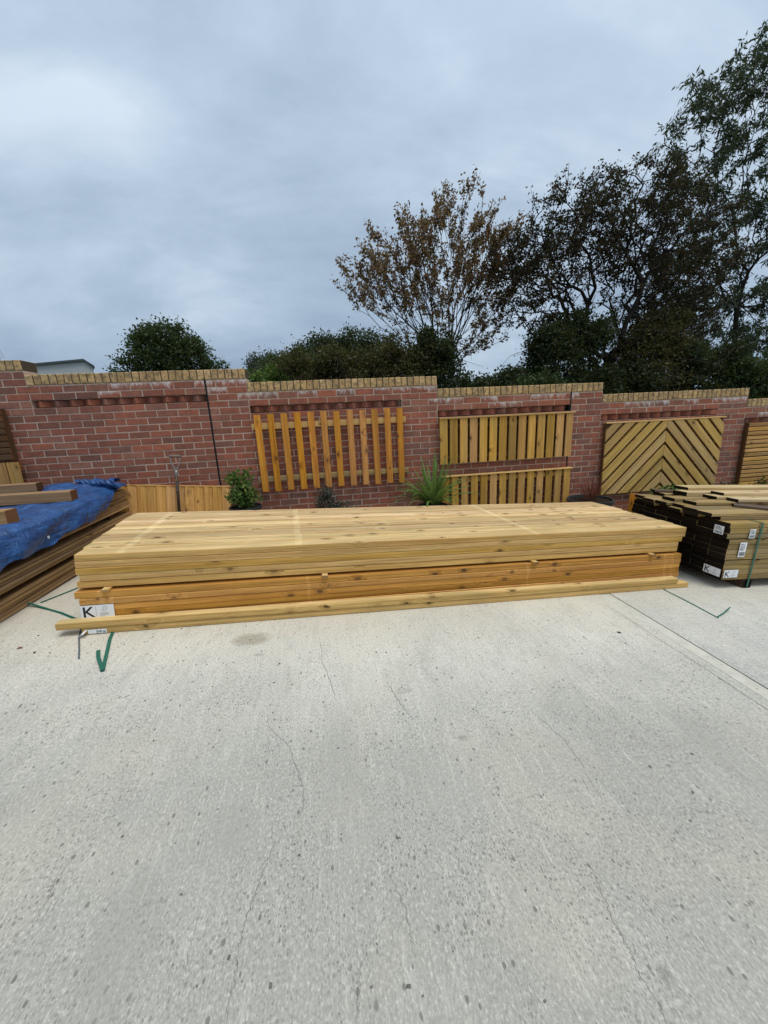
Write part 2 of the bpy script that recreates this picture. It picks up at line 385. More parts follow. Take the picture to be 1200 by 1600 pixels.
def concrete(name, base, brushed=False):
    t = NT(name)
    P = t.n('ShaderNodeTexCoord').outputs['Object']
    sy0 = t.n('ShaderNodeSeparateXYZ', {0: P}).outputs['Y']
    big = t.noise(P, 1.1, 6, 0.6, 0.4)
    mid = t.noise(t.mapv(P, (7, 2.6, 1)), 1.0, 7, 0.66, 0.3)
    fine = t.noise(t.mapv(P, (150, 75, 1)), 1.0, 4, 0.75)
    grain = t.noise(t.mapv(P, (85, 55, 1), (3, 9, 0)), 1.0, 4, 0.7)
    streak = t.noise(t.mapv(P, (48, 5, 1)), 1.0, 6, 0.7)
    c = t.mix(t.ramp(big, [(0.32, 0.0), (0.68, 1.0)]), tuple(x * 0.86 for x in base), tuple(min(1, x * 1.08) for x in base))
    # the nearer part of the slab is more worn and greyer than the strip along the stacks
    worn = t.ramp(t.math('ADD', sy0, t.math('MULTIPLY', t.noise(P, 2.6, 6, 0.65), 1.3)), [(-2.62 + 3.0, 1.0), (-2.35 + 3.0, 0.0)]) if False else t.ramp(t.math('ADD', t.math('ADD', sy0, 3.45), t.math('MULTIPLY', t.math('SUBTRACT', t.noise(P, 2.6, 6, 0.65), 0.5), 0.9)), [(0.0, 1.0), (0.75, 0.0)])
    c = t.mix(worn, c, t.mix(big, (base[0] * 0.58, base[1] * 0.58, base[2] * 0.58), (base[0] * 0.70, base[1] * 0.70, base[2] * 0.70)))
    c = t.mix(t.ramp(mid, [(0.50, 0.0), (0.76, 0.5)]), c, tuple(x * 0.58 for x in base))
    c = t.mix(t.ramp(fine, [(0.34, 0.85), (0.50, 0.0)]), c, tuple(x * 0.45 for x in base))
    c = t.mix(t.ramp(fine, [(0.53, 0.0), (0.68, 0.6)]), c, tuple(min(1, x * 1.22) for x in base))
    c = t.mix(t.ramp(grain, [(0.54, 0.0), (0.70, 0.55)]), c, tuple(x * 0.5 for x in base))
    c = t.mix(t.ramp(streak, [(0.52, 0.0), (0.72, 0.5)]), c, tuple(x * 0.55 for x in base))
    c = t.mix(t.ramp(streak, [(0.30, 0.35), (0.46, 0.0)]), c, tuple(min(1, x * 1.15) for x in base))
    tint = t.noise(P, 1.7, 4)
    c = t.mix(t.ramp(tint, [(0.5, 0.0), (0.8, 0.35)]), c, (base[0] * 1.02, base[1] * 0.95, base[2] * 0.82))
    hgt = t.math('ADD', t.math('MULTIPLY', fine, 0.5), t.math('MULTIPLY', streak, 0.4))
    # exposed aggregate and pits, thickest where the surface has worn
    clus = t.ramp(t.noise(t.mapv(P, (1.6, 1.0, 1)), 2.2, 5, 0.65), [(0.42, 0.12), (0.60, 1.0)])
    for sc, thr, rad, k in ((130, 0.45, 0.27, 0.65), (68, 0.66, 0.20, 0.75), (34, 0.86, 0.15, 0.85), (15, 0.93, 0.085, 0.8)):
        pj = t.mapv(P, (sc, sc * 0.62, 0.0))
        vo = t.n('ShaderNodeTexVoronoi', {'Vector': pj, 'Scale': 1.0, 'Randomness': 1.0}, voronoi_dimensions='2D')
        rs = t.n('ShaderNodeSeparateColor', {0: vo.outputs['Color']})
        sel = t.math('GREATER_THAN', rs.outputs[0], thr)
        rad_v = t.math('MULTIPLY', t.math('ADD', 0.35, rs.outputs[1]), rad)
        dd = t.math('ADD', vo.outputs['Distance'], t.math('MULTIPLY', t.math('SUBTRACT', t.noise(pj, 3.0, 3), 0.5), 0.16))
        msk = t.math('MULTIPLY', t.ramp(t.math('SUBTRACT', rad_v, dd), [(0.0, 0.0), (0.05, 1.0)]), sel)
        msk = t.math('MULTIPLY', msk, clus if sc > 60 else 1.0)
        c = t.mix(t.math('MULTIPLY', msk, k), c, tuple(x * 0.30 for x in base))
        hgt = t.math('SUBTRACT', hgt, t.math('MULTIPLY', msk, 0.5))
    # damp stain beside the boards, and a few dull tyre-rubbed patches
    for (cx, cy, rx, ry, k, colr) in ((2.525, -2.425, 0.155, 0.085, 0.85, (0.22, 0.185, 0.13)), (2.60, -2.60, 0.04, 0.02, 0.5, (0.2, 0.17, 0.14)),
                                      (2.46, -3.90, 0.11, 0.24, 0.6, tuple(x * 0.55 for x in base)), (3.06, -3.42, 0.13, 0.26, 0.5, tuple(x * 0.6 for x in base)),
                                      (2.68, -3.62, 0.09, 0.12, 0.6, tuple(x * 0.55 for x in base)), (4.72, -3.5, 0.10, 0.3, 0.55, tuple(x * 0.55 for x in base)),
                                      (3.42, -3.02, 0.06, 0.03, 0.25, (0.17, 0.15, 0.12)), (3.62, -3.36, 0.03, 0.025, 0.45, (0.16, 0.15, 0.12)), (3.88, -4.16, 0.022, 0.03, 0.6, (0.17, 0.165, 0.15)),
                                      (3.30, -3.60, 0.30, 0.22, 0.3, tuple(x * 0.6 for x in base))):
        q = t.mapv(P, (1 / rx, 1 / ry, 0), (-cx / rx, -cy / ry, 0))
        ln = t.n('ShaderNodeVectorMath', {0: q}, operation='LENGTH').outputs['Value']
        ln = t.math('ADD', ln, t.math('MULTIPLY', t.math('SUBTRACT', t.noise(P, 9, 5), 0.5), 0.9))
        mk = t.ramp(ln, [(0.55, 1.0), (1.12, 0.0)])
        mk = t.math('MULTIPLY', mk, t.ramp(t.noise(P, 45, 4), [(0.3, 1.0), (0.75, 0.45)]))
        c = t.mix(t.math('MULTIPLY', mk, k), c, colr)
    # brown timber dirt along the stacks
    sy = t.n('ShaderNodeSeparateXYZ', {0: P}).outputs['Y']
    dirt = t.math('MULTIPLY', t.ramp(t.math('ADD', t.math('MULTIPLY', sy, 0.25), t.math('ADD', 1.0, t.math('MULTIPLY', t.noise(P, 5, 5), 0.22))), [(0.38, 0.0), (0.62, 0.5)]), 0.75)
    c = t.mix(dirt, c, (base[0] * 1.0, base[1] * 0.93, base[2] * 0.80))
    nb = t.bump(hgt, 0.5, 0.004)
    if brushed:
        wv = t.n('ShaderNodeTexWave', {'Vector': t.mapv(P, (0.06, 1, 1)), 'Scale': 26.0, 'Distortion': 5.0, 'Detail': 4.0, 'Detail Scale': 3.0}, wave_type='BANDS', bands_direction='Y').outputs['Fac']
        c = t.mix(t.ramp(wv, [(0.0, 0.5), (0.55, 0.0)]), c, tuple(x * 0.6 for x in base))
        nb = t.bump(wv, 0.4, 0.004, nb)
    return t.fin(c, 0.92, nb, 0.2)
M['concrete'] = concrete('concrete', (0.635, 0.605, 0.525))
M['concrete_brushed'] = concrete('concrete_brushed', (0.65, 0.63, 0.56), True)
M['concrete_strip'] = plain('concrete_strip', (0.55, 0.525, 0.44), 0.92, 0.2, var=0.14, scale=14)
M['crack'] = plain('crack_dirt', (0.17, 0.16, 0.145), 0.95, 0.1, var=0.2)
M['joint_dirt'] = plain('joint_dirt', (0.26, 0.24, 0.21), 0.95, 0.1, var=0.3, scale=60)
M['soil'] = plain('soil_grass', (0.06, 0.07, 0.03), 0.95, 0.1, var=0.3, scale=2)

def leafmat(name, cols, trans=0.3):
    t = NT(name)
    isl = t.n('ShaderNodeNewGeometry').outputs['Random Per Island']
    c = t.ramp(isl, cols)
    t.t.nodes.remove(t.b)
    d = t.n('ShaderNodeBsdfDiffuse', {'Color': c}).outputs[0]
    tr = t.n('ShaderNodeBsdfTranslucent', {'Color': t.mix(0.3, c, (0.2, 0.22, 0.04))}).outputs[0]
    gl = t.n('ShaderNodeBsdfGlossy', {'Color': (1, 1, 1, 1), 'Roughness': 0.45}).outputs[0]
    m1 = t.n('ShaderNodeMixShader', {0: trans, 1: d, 2: tr}).outputs[0]
    m2 = t.n('ShaderNodeMixShader', {0: 0.012, 1: m1, 2: gl}).outputs[0]
    t.l(m2, t.out.inputs['Surface'])
    return t.m
M['leaf_green'] = leafmat('leaf_green', [(0, (0.022, 0.042, 0.014)), (0.5, (0.042, 0.072, 0.024)), (1, (0.075, 0.10, 0.036))])
M['leaf_olive'] = leafmat('leaf_olive', [(0, (0.040, 0.046, 0.016)), (0.5, (0.072, 0.076, 0.026)), (0.8, (0.10, 0.082, 0.03)), (1, (0.13, 0.088, 0.035))])
M['leaf_dark'] = leafmat('leaf_dark', [(0, (0.018, 0.028, 0.012)), (0.6, (0.032, 0.048, 0.018)), (1, (0.06, 0.07, 0.026))])
M['leaf_grey'] = leafmat('leaf_grey', [(0, (0.05, 0.06, 0.045)), (0.6, (0.08, 0.09, 0.07)), (1, (0.12, 0.125, 0.10))])
M['leaf_brown'] = leafmat('leaf_brown', [(0, (0.11, 0.062, 0.038)), (0.4, (0.22, 0.125, 0.068)), (0.75, (0.30, 0.18, 0.095)), (1, (0.26, 0.20, 0.075))])
M['leaf_haw'] = leafmat('leaf_haw', [(0, (0.022, 0.019, 0.013)), (0.45, (0.036, 0.032, 0.018)), (0.8, (0.052, 0.036, 0.020)), (1, (0.09, 0.045, 0.022))], 0.2)
M['leaf_willow'] = leafmat('leaf_willow', [(0, (0.034, 0.054, 0.034)), (0.5, (0.058, 0.084, 0.052)), (1, (0.095, 0.11, 0.066))])
M['leaf_bright'] = leafmat('leaf_bright', [(0, (0.05, 0.11, 0.02)), (0.5, (0.09, 0.17, 0.035)), (1, (0.17, 0.22, 0.05))])
M['leaf_strap'] = leafmat('leaf_strap', [(0, (0.07, 0.14, 0.03)), (0.6, (0.14, 0.23, 0.055)), (1, (0.34, 0.38, 0.12))])
M['leaf_red'] = leafmat('leaf_red', [(0, (0.09, 0.02, 0.025)), (0.6, (0.17, 0.04, 0.04)), (1, (0.22, 0.12, 0.07))])
M['bark'] = plain('bark', (0.055, 0.043, 0.035), 0.95, 0.1, var=0.25, scale=8)
M['bark_dark'] = plain('bark_dark', (0.030, 0.025, 0.021), 0.95, 0.1, var=0.25, scale=8)
M['pot'] = plain('pot_plastic', (0.028, 0.032, 0.038), 0.5, 0.4)
M['compost'] = plain('compost', (0.03, 0.02, 0.014), 0.98, 0.1)
M['strap'] = plain('strap_green', (0.010, 0.125, 0.085), 0.38, 0.5, var=0.1)
M['strap_grey'] = plain('strap_grey', (0.10, 0.12, 0.13), 0.45, 0.5, var=0.1)
M['paper'] = plain('label_paper', (0.80, 0.81, 0.82), 0.6, 0.3, var=0.03)
M['ink'] = plain('label_ink', (0.015, 0.015, 0.018), 0.6, 0.3)
M['ink_grey'] = plain('label_ink_grey', (0.30, 0.31, 0.33), 0.6, 0.3)
M['steel'] = plain('spade_steel', (0.33, 0.30, 0.28), 0.45, 0.5, 0.8)
M['spade_shaft'] = plain('spade_shaft', (0.045, 0.028, 0.022), 0.55, 0.4)
M['spade_grip'] = plain('spade_grip', (0.20, 0.15, 0.11), 0.7, 0.3)
M['cladding'] = plain('cladding', (0.50, 0.52, 0.52), 0.6, 0.3, var=0.05, scale=0.5)
M['roof_sheet'] = plain('roof_sheet', (0.40, 0.42, 0.42), 0.6, 0.3, var=0.06, scale=0.5)
M['fascia'] = plain('fascia', (0.07, 0.085, 0.095), 0.5, 0.3)

def tarp_mat():
    t = NT('tarp_blue')
    v = t.n('ShaderNodeTexCoord').outputs['Object']
    def ridge(vec, sc, det):
        n = t.noise(vec, sc, det, 0.5, 0.6)
        return t.math('SUBTRACT', 1.0, t.math('MULTIPLY', t.math('ABSOLUTE', t.math('SUBTRACT', n, 0.5)), 9.0), True)
    f = t.noise(v, 6, 6, 0.6, 1.0)
    c1 = ridge(t.mapv(v, (1, 0.7, 1)), 9, 3); c2 = ridge(t.mapv(v, (1, 1.2, 1), (3, 1, 2)), 21, 2); c3 = ridge(t.mapv(v, (0.8, 0.4, 1.4), (7, 5, 2)), 5, 2)
    c = t.mix(t.ramp(f, [(0.3, 0.0), (0.7, 1.0)]), (0.008, 0.038, 0.135), (0.022, 0.100, 0.29))
    c = t.mix(t.math('MULTIPLY', c2, 0.10), c, (0.16, 0.28, 0.48))
    dirt = t.noise(v, 3.5, 6)
    c = t.mix(t.ramp(dirt, [(0.52, 0.0), (0.75, 0.35)]), c, (0.05, 0.065, 0.10))
    h = t.math('ADD', t.math('ADD', t.math('MULTIPLY', c1, 0.45), t.math('MULTIPLY', c2, 0.12)), t.math('ADD', t.math('MULTIPLY', c3, 0.7), f))
    weave = t.n('ShaderNodeTexChecker', {'Vector': v, 'Scale': 700.0}).outputs['Fac']
    nb = t.bump(h, 0.55, 0.018)
    nb = t.bump(weave, 0.05, 0.001, nb)
    return t.fin(c, 0.36, nb, 0.5)
M['tarp'] = tarp_mat()

# ------------------------------------------------------------------ ground and yard
g = MB(); g.add([(-1500, -1500, -1.9), (1500, -1500, -1.9), (1500, 1500, -1.9), (-1500, 1500, -1.9)], [(0, 1, 2, 3)])
tag(g.build('ground', M['soil']), kind='structure')

def slab(x0, x1, y0, y1, w0, w1, rag=0.0, seed=1):
    """A slab following the fall of the yard; ragged long edges."""
    m = MB(); rng = random.Random(seed)
    ny = 60 if rag else 1
    ys = [y0 + (y1 - y0) * i / ny for i in range(ny + 1)]
    L = [x0 + (rng.uniform(-rag, rag) if rag else 0) for _ in ys]; Rr = [x1 + (rng.uniform(-rag, rag) * 0.4 if rag else 0) for _ in ys]
    vs = []
    for y, a, b in zip(ys, L, Rr):
        vs += [(a, y, gz(a) + w1), (b, y, gz(b) + w1), (a, y, gz(a) + w0), (b, y, gz(b) + w0)]
    fs = []
    for i in range(ny):
        k = 4 * i
        fs += [(k, k + 1, k + 5, k + 4), (k + 2, k, k + 4, k + 6), (k + 1, k + 3, k + 7, k + 5), (k + 2, k + 6, k + 7, k + 3)]
    fs += [(0, 2, 3, 1), (4 * ny, 4 * ny + 1, 4 * ny + 3, 4 * ny + 2)]
    m.add(vs, fs)
    return m
yard = tag(slab(-14, 24, -26, 0.10, -0.25, -0.0055).build('yard', M['joint_dirt']), kind='structure')
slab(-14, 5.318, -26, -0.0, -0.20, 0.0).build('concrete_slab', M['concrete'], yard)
slab(5.3225, 5.4185, -26, -0.0, -0.20, -0.003, 0.004, 3).build('joint_strip', M['concrete_strip'], yard)
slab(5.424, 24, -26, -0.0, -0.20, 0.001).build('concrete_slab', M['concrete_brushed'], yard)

def ribbon(pts, wid, h, rng, taper=True, sub=9, jit=0.0045):
    P = []
    for a, b in zip(pts[:-1], pts[1:]):
        for k in range(sub):
            t = k / sub
            P.append((a[0] + (b[0] - a[0]) * t + rng.uniform(-jit, jit), a[1] + (b[1] - a[1]) * t + rng.uniform(-jit, jit)))
    P.append(pts[-1])
    vs = []; fs = []
    n = len(P)
    for i, (x, y) in enumerate(P):
        a = P[max(i - 1, 0)]; b = P[min(i + 1, n - 1)]
        d = Vector((b[0] - a[0], b[1] - a[1])); d.normalize()
        w = wid * (0.35 + 0.65 * math.sin(math.pi * min(1, max(0, (i + 0.3) / n)))) * rng.uniform(0.6, 1.3) / 2 if taper else wid / 2
        for s in (-1, 1):
            X = x - d.y * w * s; Y = y + d.x * w * s
            vs.append((X, Y, gz(X) + h))
    for i in range(n - 1):
        fs.append((2 * i, 2 * i + 1, 2 * i + 3, 2 * i + 2))
    m = MB(); m.add(vs, fs)
    return m
rng = random.Random(11)
CR = [([(2.823, -3.62), (2.824, -3.675), (2.836, -3.702), (2.813, -3.77), (2.806, -3.821), (2.791, -3.867), (2.779, -3.916), (2.778, -3.969), (2.78, -4.017), (2.775, -4.061), (2.775, -4.14)], .0032),
      ([(2.724, -3.099), (2.745, -3.192), (2.85, -3.313), (2.893, -3.436), (2.92, -3.517), (2.926, -3.575), (2.913, -3.632)], .0036),
      ([(2.203, -3.643), (2.191, -3.722), (2.201, -3.772), (2.193, -3.823)], .0025),
      ([(2.965, -2.442), (2.979, -2.69), (3.041, -2.953), (3.056, -3.052)], .0045),
      ([(3.822, -3.779), (3.838, -3.854), (3.851, -3.917), (3.838, -3.992), (3.822, -4.05), (3.827, -4.099), (3.814, -4.135), (3.818, -4.188), (3.814, -4.219), (3.803, -4.28)], .0026),
      ([(3.995, -3.189), (4.045, -3.313), (4.074, -3.422), (4.076, -3.533), (4.061, -3.614), (4.046, -3.681)], .003),
      ([(3.338, -2.936), (3.376, -3.113), (3.418, -3.226)], .004),
      ([(3.189, -3.829), (3.221, -3.881), (3.239, -3.942), (3.24, -3.999), (3.241, -4.038)], .0024),
      ([(2.645, -3.862), (2.648, -3.951), (2.655, -3.994)], .002),
      ([(3.106, -4.014), (3.088, -4.082), (3.076, -4.15)], .002),
      ]
for pts, w in CR:
    ribbon(pts, w * 0.5, 0.0012, rng).build('crack', M['crack'], yard)
ribbon([(5.235, -2.2), (5.24, -2.8), (5.238, -3.5), (5.235, -5)], 0.004, 0.0012, rng, jit=0.003).build('crack', M['joint_dirt'], yard)

# grit and chips lying loose on the concrete
gm = MB(); rng = random.Random(5)
for _ in range(420):
    x = rng.uniform(0.9, 6.4); y = rng.uniform(-4.4, -2.2); s = rng.choice([.002, .003, .003, .004, .006]) * rng.uniform(.8, 1.3)
    a = rng.uniform(0, 6.28); mw = T(x, y, gz(x) + s * .3) @ R(a, 'Z')
    vs = [(-s, -s * .7, -s * .5), (s, -s * .6, -s * .5), (s * .8, s * .7, -s * .5), (-s * .9, s * .5, -s * .5), (-s * .4, -s * .3, s * .4), (s * .5, 0, s * .45), (-s * .2, s * .3, s * .35)]
    gm.add(vs, [(0, 1, 5, 4), (1, 2, 5), (2, 3, 6, 5), (3, 0, 4, 6), (4, 5, 6)], 0, mw)
tag(gm.build('grit', M['crack']), 'dark grit and tiny chips scattered over the pale concrete', 'grit', kind='stuff')

# ------------------------------------------------------------------ brick wall
ZT = 1.916                          # underside of the coping of the second bay from the left
CH, CL = 0.075, 0.225
brick_cache = {}
def brick_mesh(L, Hh, D, mat, b=0.004):
    key = (round(L, 3), round(Hh, 3), round(D, 3), mat)
    if key in brick_cache: return brick_cache[key]
    x, z = L / 2, Hh / 2
    m = MB()
    m.add([(-x, D, -z), (x, D, -z), (x, D, z), (-x, D, z), (-x, b, -z), (x, b, -z), (x, b, z), (-x, b, z), (-x + b, 0, -z + b), (x - b, 0, -z + b), (x - b, 0, z - b), (-x + b, 0, z - b)],
          [(8, 9, 10, 11), (4, 5, 9, 8), (5, 6, 10, 9), (6, 7, 11, 10), (7, 4, 8, 11), (0, 1, 5, 4), (1, 2, 6, 5), (2, 3, 7, 6), (3, 0, 4, 7)])
    brick_cache[key] = m.mesh('brick', M[mat])
    return brick_cache[key]

def sec_of(x): return math.floor(x / 2.25) + 1
def top_row(s): return 1 + 2 * (s - 1)            # first course (numbered from bay 1) under the coping of bay s
def hidden(x, z):
    if 4.60 < x < 6.20 and 0.88 < z < 1.30: return True
    if 4.80 < x < 6.20 and z < 0.60: return True
    if 6.90 < x < 8.45 and 0.55 < z < 1.12: return True
    if 9.2 < x and z < 1.0: return True
    if x < -0.45 or x > 10.2: return True
    if x < 0.75 and z < 0.72: return True
    if x < 1.75 and z < 0.62: return True
    if z < 0.62 - (x - 1.8) * 0.085: return True
    return False
salt_rng = random.Random(21)
def build_wall(X0, X1, name, label, cap_left, cap_right):
    mroot = T((X0 + X1) / 2, 0, gz((X0 + X1) / 2))
    root = empty(name, mroot)
    tag(root, label, 'wall')
    inv = mroot.inverted()
    rngw = random.Random(int(X0 * 100) + 999)
    rest = MB(); core = MB(); cm = MB()
    r_max = 44
    r_min = top_row(sec_of(X0 + 0.01))
    x_lo, x_hi = X0 + (0.006 if cap_left else 0), X1 - (0.006 if cap_right else 0)
    for r in range(r_min, r_max):
        z = ZT - CH * (r - 0.5)
        k0 = math.floor(X0 / CL) - 2
        odd = (r % 2 != 0)
        for k in range(k0, k0 + int((X1 - X0) / CL) + 6):
            a = k * CL + (0.1125 if odd else 0); b = a + CL
            if a < X0: a = X0
            if b > X1: b = X1
            if b - a < 0.02: continue
            pieces = [(a, b)]
            # split at bay ends where the courses above the lower bay stop
            sa, sb = sec_of(a + 1e-4), sec_of(b - 1e-4)
            if sa != sb:
                xm = 2.25 * (sb - 1)
                if r < top_row(sb): pieces = [(a, xm)]
                elif r in (top_row(sb) + 1, top_row(sb) + 2): pieces = [(a, xm), (xm, b)]
            for a2, b2 in pieces:
                if b2 - a2 < 0.02: continue
                s = sec_of((a2 + b2) / 2)
                loc = (a2 + b2) / 2 - 2.25 * (s - 1)
                if r < top_row(s): continue
                if gz((a2 + b2) / 2) - 0.15 > z: continue
                if r == top_row(s) + 2 and loc < 1.80:
                    if b2 - 2.25 * (s - 1) > 1.80 + 0.02: a2 = 2.25 * (s - 1) + 1.80
                    else: continue
                L = b2 - a2 - 0.010
                e0 = 0.006 if (abs(a2 - X0) < 1e-3 or abs(b2 - X1) < 1e-3) else 0
                L -= e0
                xc = (a2 + b2) / 2 + (e0 / 2 if abs(a2 - X0) < 1e-3 else -e0 / 2 if e0 else 0)
                if L < 0.015: continue
                yj = rngw.uniform(-0.002, 0.0022)
                if hidden(xc, z):
                    me = brick_mesh(L, 0.065, 0.10, 'brick')
                    rest.add([v.co for v in me.vertices], [tuple(p.vertices) for p in me.polygons], 0, inv @ T(xc, yj, z))
                else:
                    mt = 'brick'
                    if r - top_row(s) == 0 and salt_rng.random() < 0.5 or r - top_row(s) == 1 and salt_rng.random() < 0.12: mt = 'brick_white'
                    me = brick_mesh(L, 0.065, 0.10, mt)
                    link('brick', me, root, inv @ T(xc + rngw.uniform(-.001, .001), yj, z + rngw.uniform(-.001, .001)) @ R(rngw.uniform(-.004, .004), 'Y'))
    if rest.v:
        tag(rest.build('brick', M['brick'], root), kind='stuff')
    # per bay: mortar core, dog-tooth course, coping
    s0, s1 = sec_of(X0 + 0.01), sec_of(X1 - 0.01)
    tooth = brick_mesh(0.113, 0.064, 0.113, 'brick', 0.001)
    for s in range(s0, s1 + 1):
        xa = max(X0 + (0.011 if cap_left else 0), 2.25 * (s - 1)); xb = min(X1 - (0.011 if cap_right else 0), 2.25 * s)
        zt = ZT - 0.15 * (s - 1)
        zd1, zd0 = zt - 2 * CH, zt - 3 * CH
        bot = min(gz(xa), gz(xb)) - 0.35
        xt = min(xb, 2.25 * (s - 1) + 1.80)
        if xt > xa + 0.01:
            core.box(xa, xt, 0.0045, 0.20, bot, zd0 - 0.004, 0, inv)
            core.box(xa, xt, 0.0045, 0.20, zd1 + 0.004, zt + 0.008, 0, inv)
            core.box(xa, xt, 0.100, 0.20, zd0 - 0.004, zd1 + 0.004, 0, inv)
            n = int(round((xt - 2.25 * (s - 1)) / 0.1607))
            for i in range(n):
                xx = 2.25 * (s - 1) + 0.1607 * (i + 0.5)
                if xx < xa + 0.05 or xx > xt: continue
                vis = -0.45 < xx < 10.2
                mw = inv @ T(xx + rngw.uniform(-.004, .004), 0.002, (zd0 + zd1) / 2) @ R(RAD(45 + rngw.uniform(-3, 3)), 'Z') @ T(0.056, 0.0, 0) 
                link('dog_tooth_brick', tooth, root, mw)
        if xb > xt + 0.01:
            core.box(max(xt, xa), xb, 0.0045, 0.20, bot, zt + 0.008, 0, inv)
        # far face
        core.box(xa, xb, 0.204, 0.213, bot, zt, 1, inv)
        i0 = int(math.ceil((xa - 2.25 * (s - 1)) / 0.075 - 0.2)); i1 = int(math.floor((xb - 2.25 * (s - 1)) / 0.075 + 0.2))
        for i in range(max(0, i0), min(30, i1)):
            xx = 2.25 * (s - 1) + 0.075 * (i + 0.5)
            link('coping_brick', brick_mesh(0.066, 0.104, 0.228, 'coping', 0.006), root,
                 inv @ T(xx + rngw.uniform(-.0015, .0015), -0.006 + rngw.uniform(-.003, .003), zt + 0.010 + 0.052 + rngw.uniform(-.0015, .0015)) @ R(rngw.uniform(-.012, .012), 'Y'))
        cm.box(xa + 0.003, xb - 0.003, 0.003, 0.218, zt + 0.0085, zt + 0.109, 0, inv)
    core.build('mortar', [M['mortar'], M['brick']], root)
    cm.build('coping_mortar', M['mortar_dark'], root)
    if cap_right:
        j = MB(); s = sec_of(X1 - 0.01); zt = ZT - 0.15 * (s - 1)
        j.box(X1 - 0.0105, X1 + 0.0105, 0.006, 0.19, gz(X1) - 0.3, zt + 0.112, 0, inv)
        j.build('movement_joint', M['sealant'], root)
    return root
build_wall(-4.5, 1.80, 'brick_wall', 'left stretch of red brick wall up to the first black movement joint', False, True)
build_wall(1.80, 6.30, 'brick_wall', 'middle stretch of red brick wall between the two black movement joints', True, True)
build_wall(6.30, 15.75, 'brick_wall', 'right stretch of red brick wall behind the chevron panel', True, False)

# ------------------------------------------------------------------ boards
bcache = {}
def board(L, w, t, mat, end='end_pale', ch=0.003):
    """A board lying along X, centred, with eased long edges and end-grain caps."""
    key = (round(L, 3), round(w, 4), round(t, 4), mat, end, ch)
    if key in bcache: return bcache[key]
    x, y, z = L / 2, w / 2, t / 2
    pr = [(-y + ch, -z), (y - ch, -z), (y, -z + ch), (y, z - ch), (y - ch, z), (-y + ch, z), (-y, z - ch), (-y, -z + ch)]
    vs = [(-x, a, b) for a, b in pr] + [(x, a, b) for a, b in pr]
    fs = [(k, (k + 1) % 8, 8 + (k + 1) % 8, 8 + k) for k in range(8)]
    m = MB(); m.add(vs, [f[::-1] for f in fs], 0)
    m.add(vs, [tuple(range(8)), tuple(range(15, 7, -1))], 1)
    me = m.mesh('board', [M[mat], M[end]])
    bcache[key] = me
    return me
VERT = R(RAD(90), 'Y') @ Matrix.Identity(4)      # board's length upright, its width along X, thickness in Y
def upright(x, y, z0, L, lean=0.0, tilt=0.0):
    # local X -> world Z, local Y -> world X, local Z -> world Y
    B = Matrix(((0, 1, 0, 0), (0, 0, 1, 0), (1, 0, 0, 0), (0, 0, 0, 1)))
    return T(x, y, z0 + L / 2) @ R(tilt, 'Y') @ R(lean, 'X') @ B
FLAT_FACE = Matrix(((1, 0, 0, 0), (0, 0, 1, 0), (0, 1, 0, 0), (0, 0, 0, 1)))   # board along X with its width upright

# ---- main stack of long timbers in the middle
fl, fr = Vector((1.445, -2.175, 0)), Vector((6.392, -1.772, 0))
yawm = math.atan2(fr.y - fl.y, fr.x - fl.x)
zl, zr = 0.642, 0.277
LEN = math.hypot(fr.x - fl.x, fr.y - fl.y)
sl_ = math.atan2(zl - zr, LEN)
STK = T(fl.x, fl.y, zl) @ R(yawm, 'Z') @ R(sl_, 'Y')          # origin: top front left corner, x along the boards, y towards the wall, z up
BT, NB, BW = 0.0465, 8, 0.1555
def pack(name, label, ztop, rows, mat, seed, dx0, front_jit):
    root = empty(name, STK @ T(0, -0.022 if seed == 2 else 0, ztop - rows * BT))
    tag(root, label, 'timber pack')
    rg = random.Random(seed)
    for r in range(rows):
        for j in range(NB):
            f = (j + 0.5) / NB
            ext_l = 0.085 * f + (dx0 if True else 0); ext_r = 0.055 * f
            xl = -ext_l + rg.uniform(-.008, .008) + (0.0 if r == rows - 1 else 0.012)
            xr = LEN + ext_r + rg.uniform(-.012, .012) - (0.02 * (rows - 1 - r) if seed == 1 else 0.03)
            Lr = round((xr - xl) * 40) / 40
            yj = rg.uniform(-front_jit, front_jit) if j == 0 else rg.uniform(-.0015, .0015)
            link('board', board(Lr, BW - 0.0085, BT - 0.0020, 'pine_top' if (mat == 'pine_pale' and r == rows - 1 and j) else mat, 'end_mid' if mat == 'pine_gold' else 'end_pale', 0.0036), root,
                 T(xl + (xr - xl) / 2, (j + 0.5) * BW + yj, (r + 0.5) * BT + (rg.uniform(-.0007, .0007) if r < rows - 1 else rg.uniform(-.0005, .003) if j else 0)) @ R(rg.choice((0, math.pi)), 'X') @ R(rg.uniform(-.0006, .0006), 'Z'))
    return root
GAP = 0.018
pk_up = pack('timber_pack', 'upper pack of pale yellow pine boards on the long central stack', 0.0, 5, 'pine_pale', 1, 0.0, 0.003)
pk_lo = pack('timber_pack', 'lower pack of golden brown pine boards under the pale pack', -5 * BT - GAP, 5, 'pine_gold', 2, 0.0, 0.004)
pk_lo['group'] = pk_up['group'] = 'packs of the central timber stack'
ZB = -10 * BT - GAP
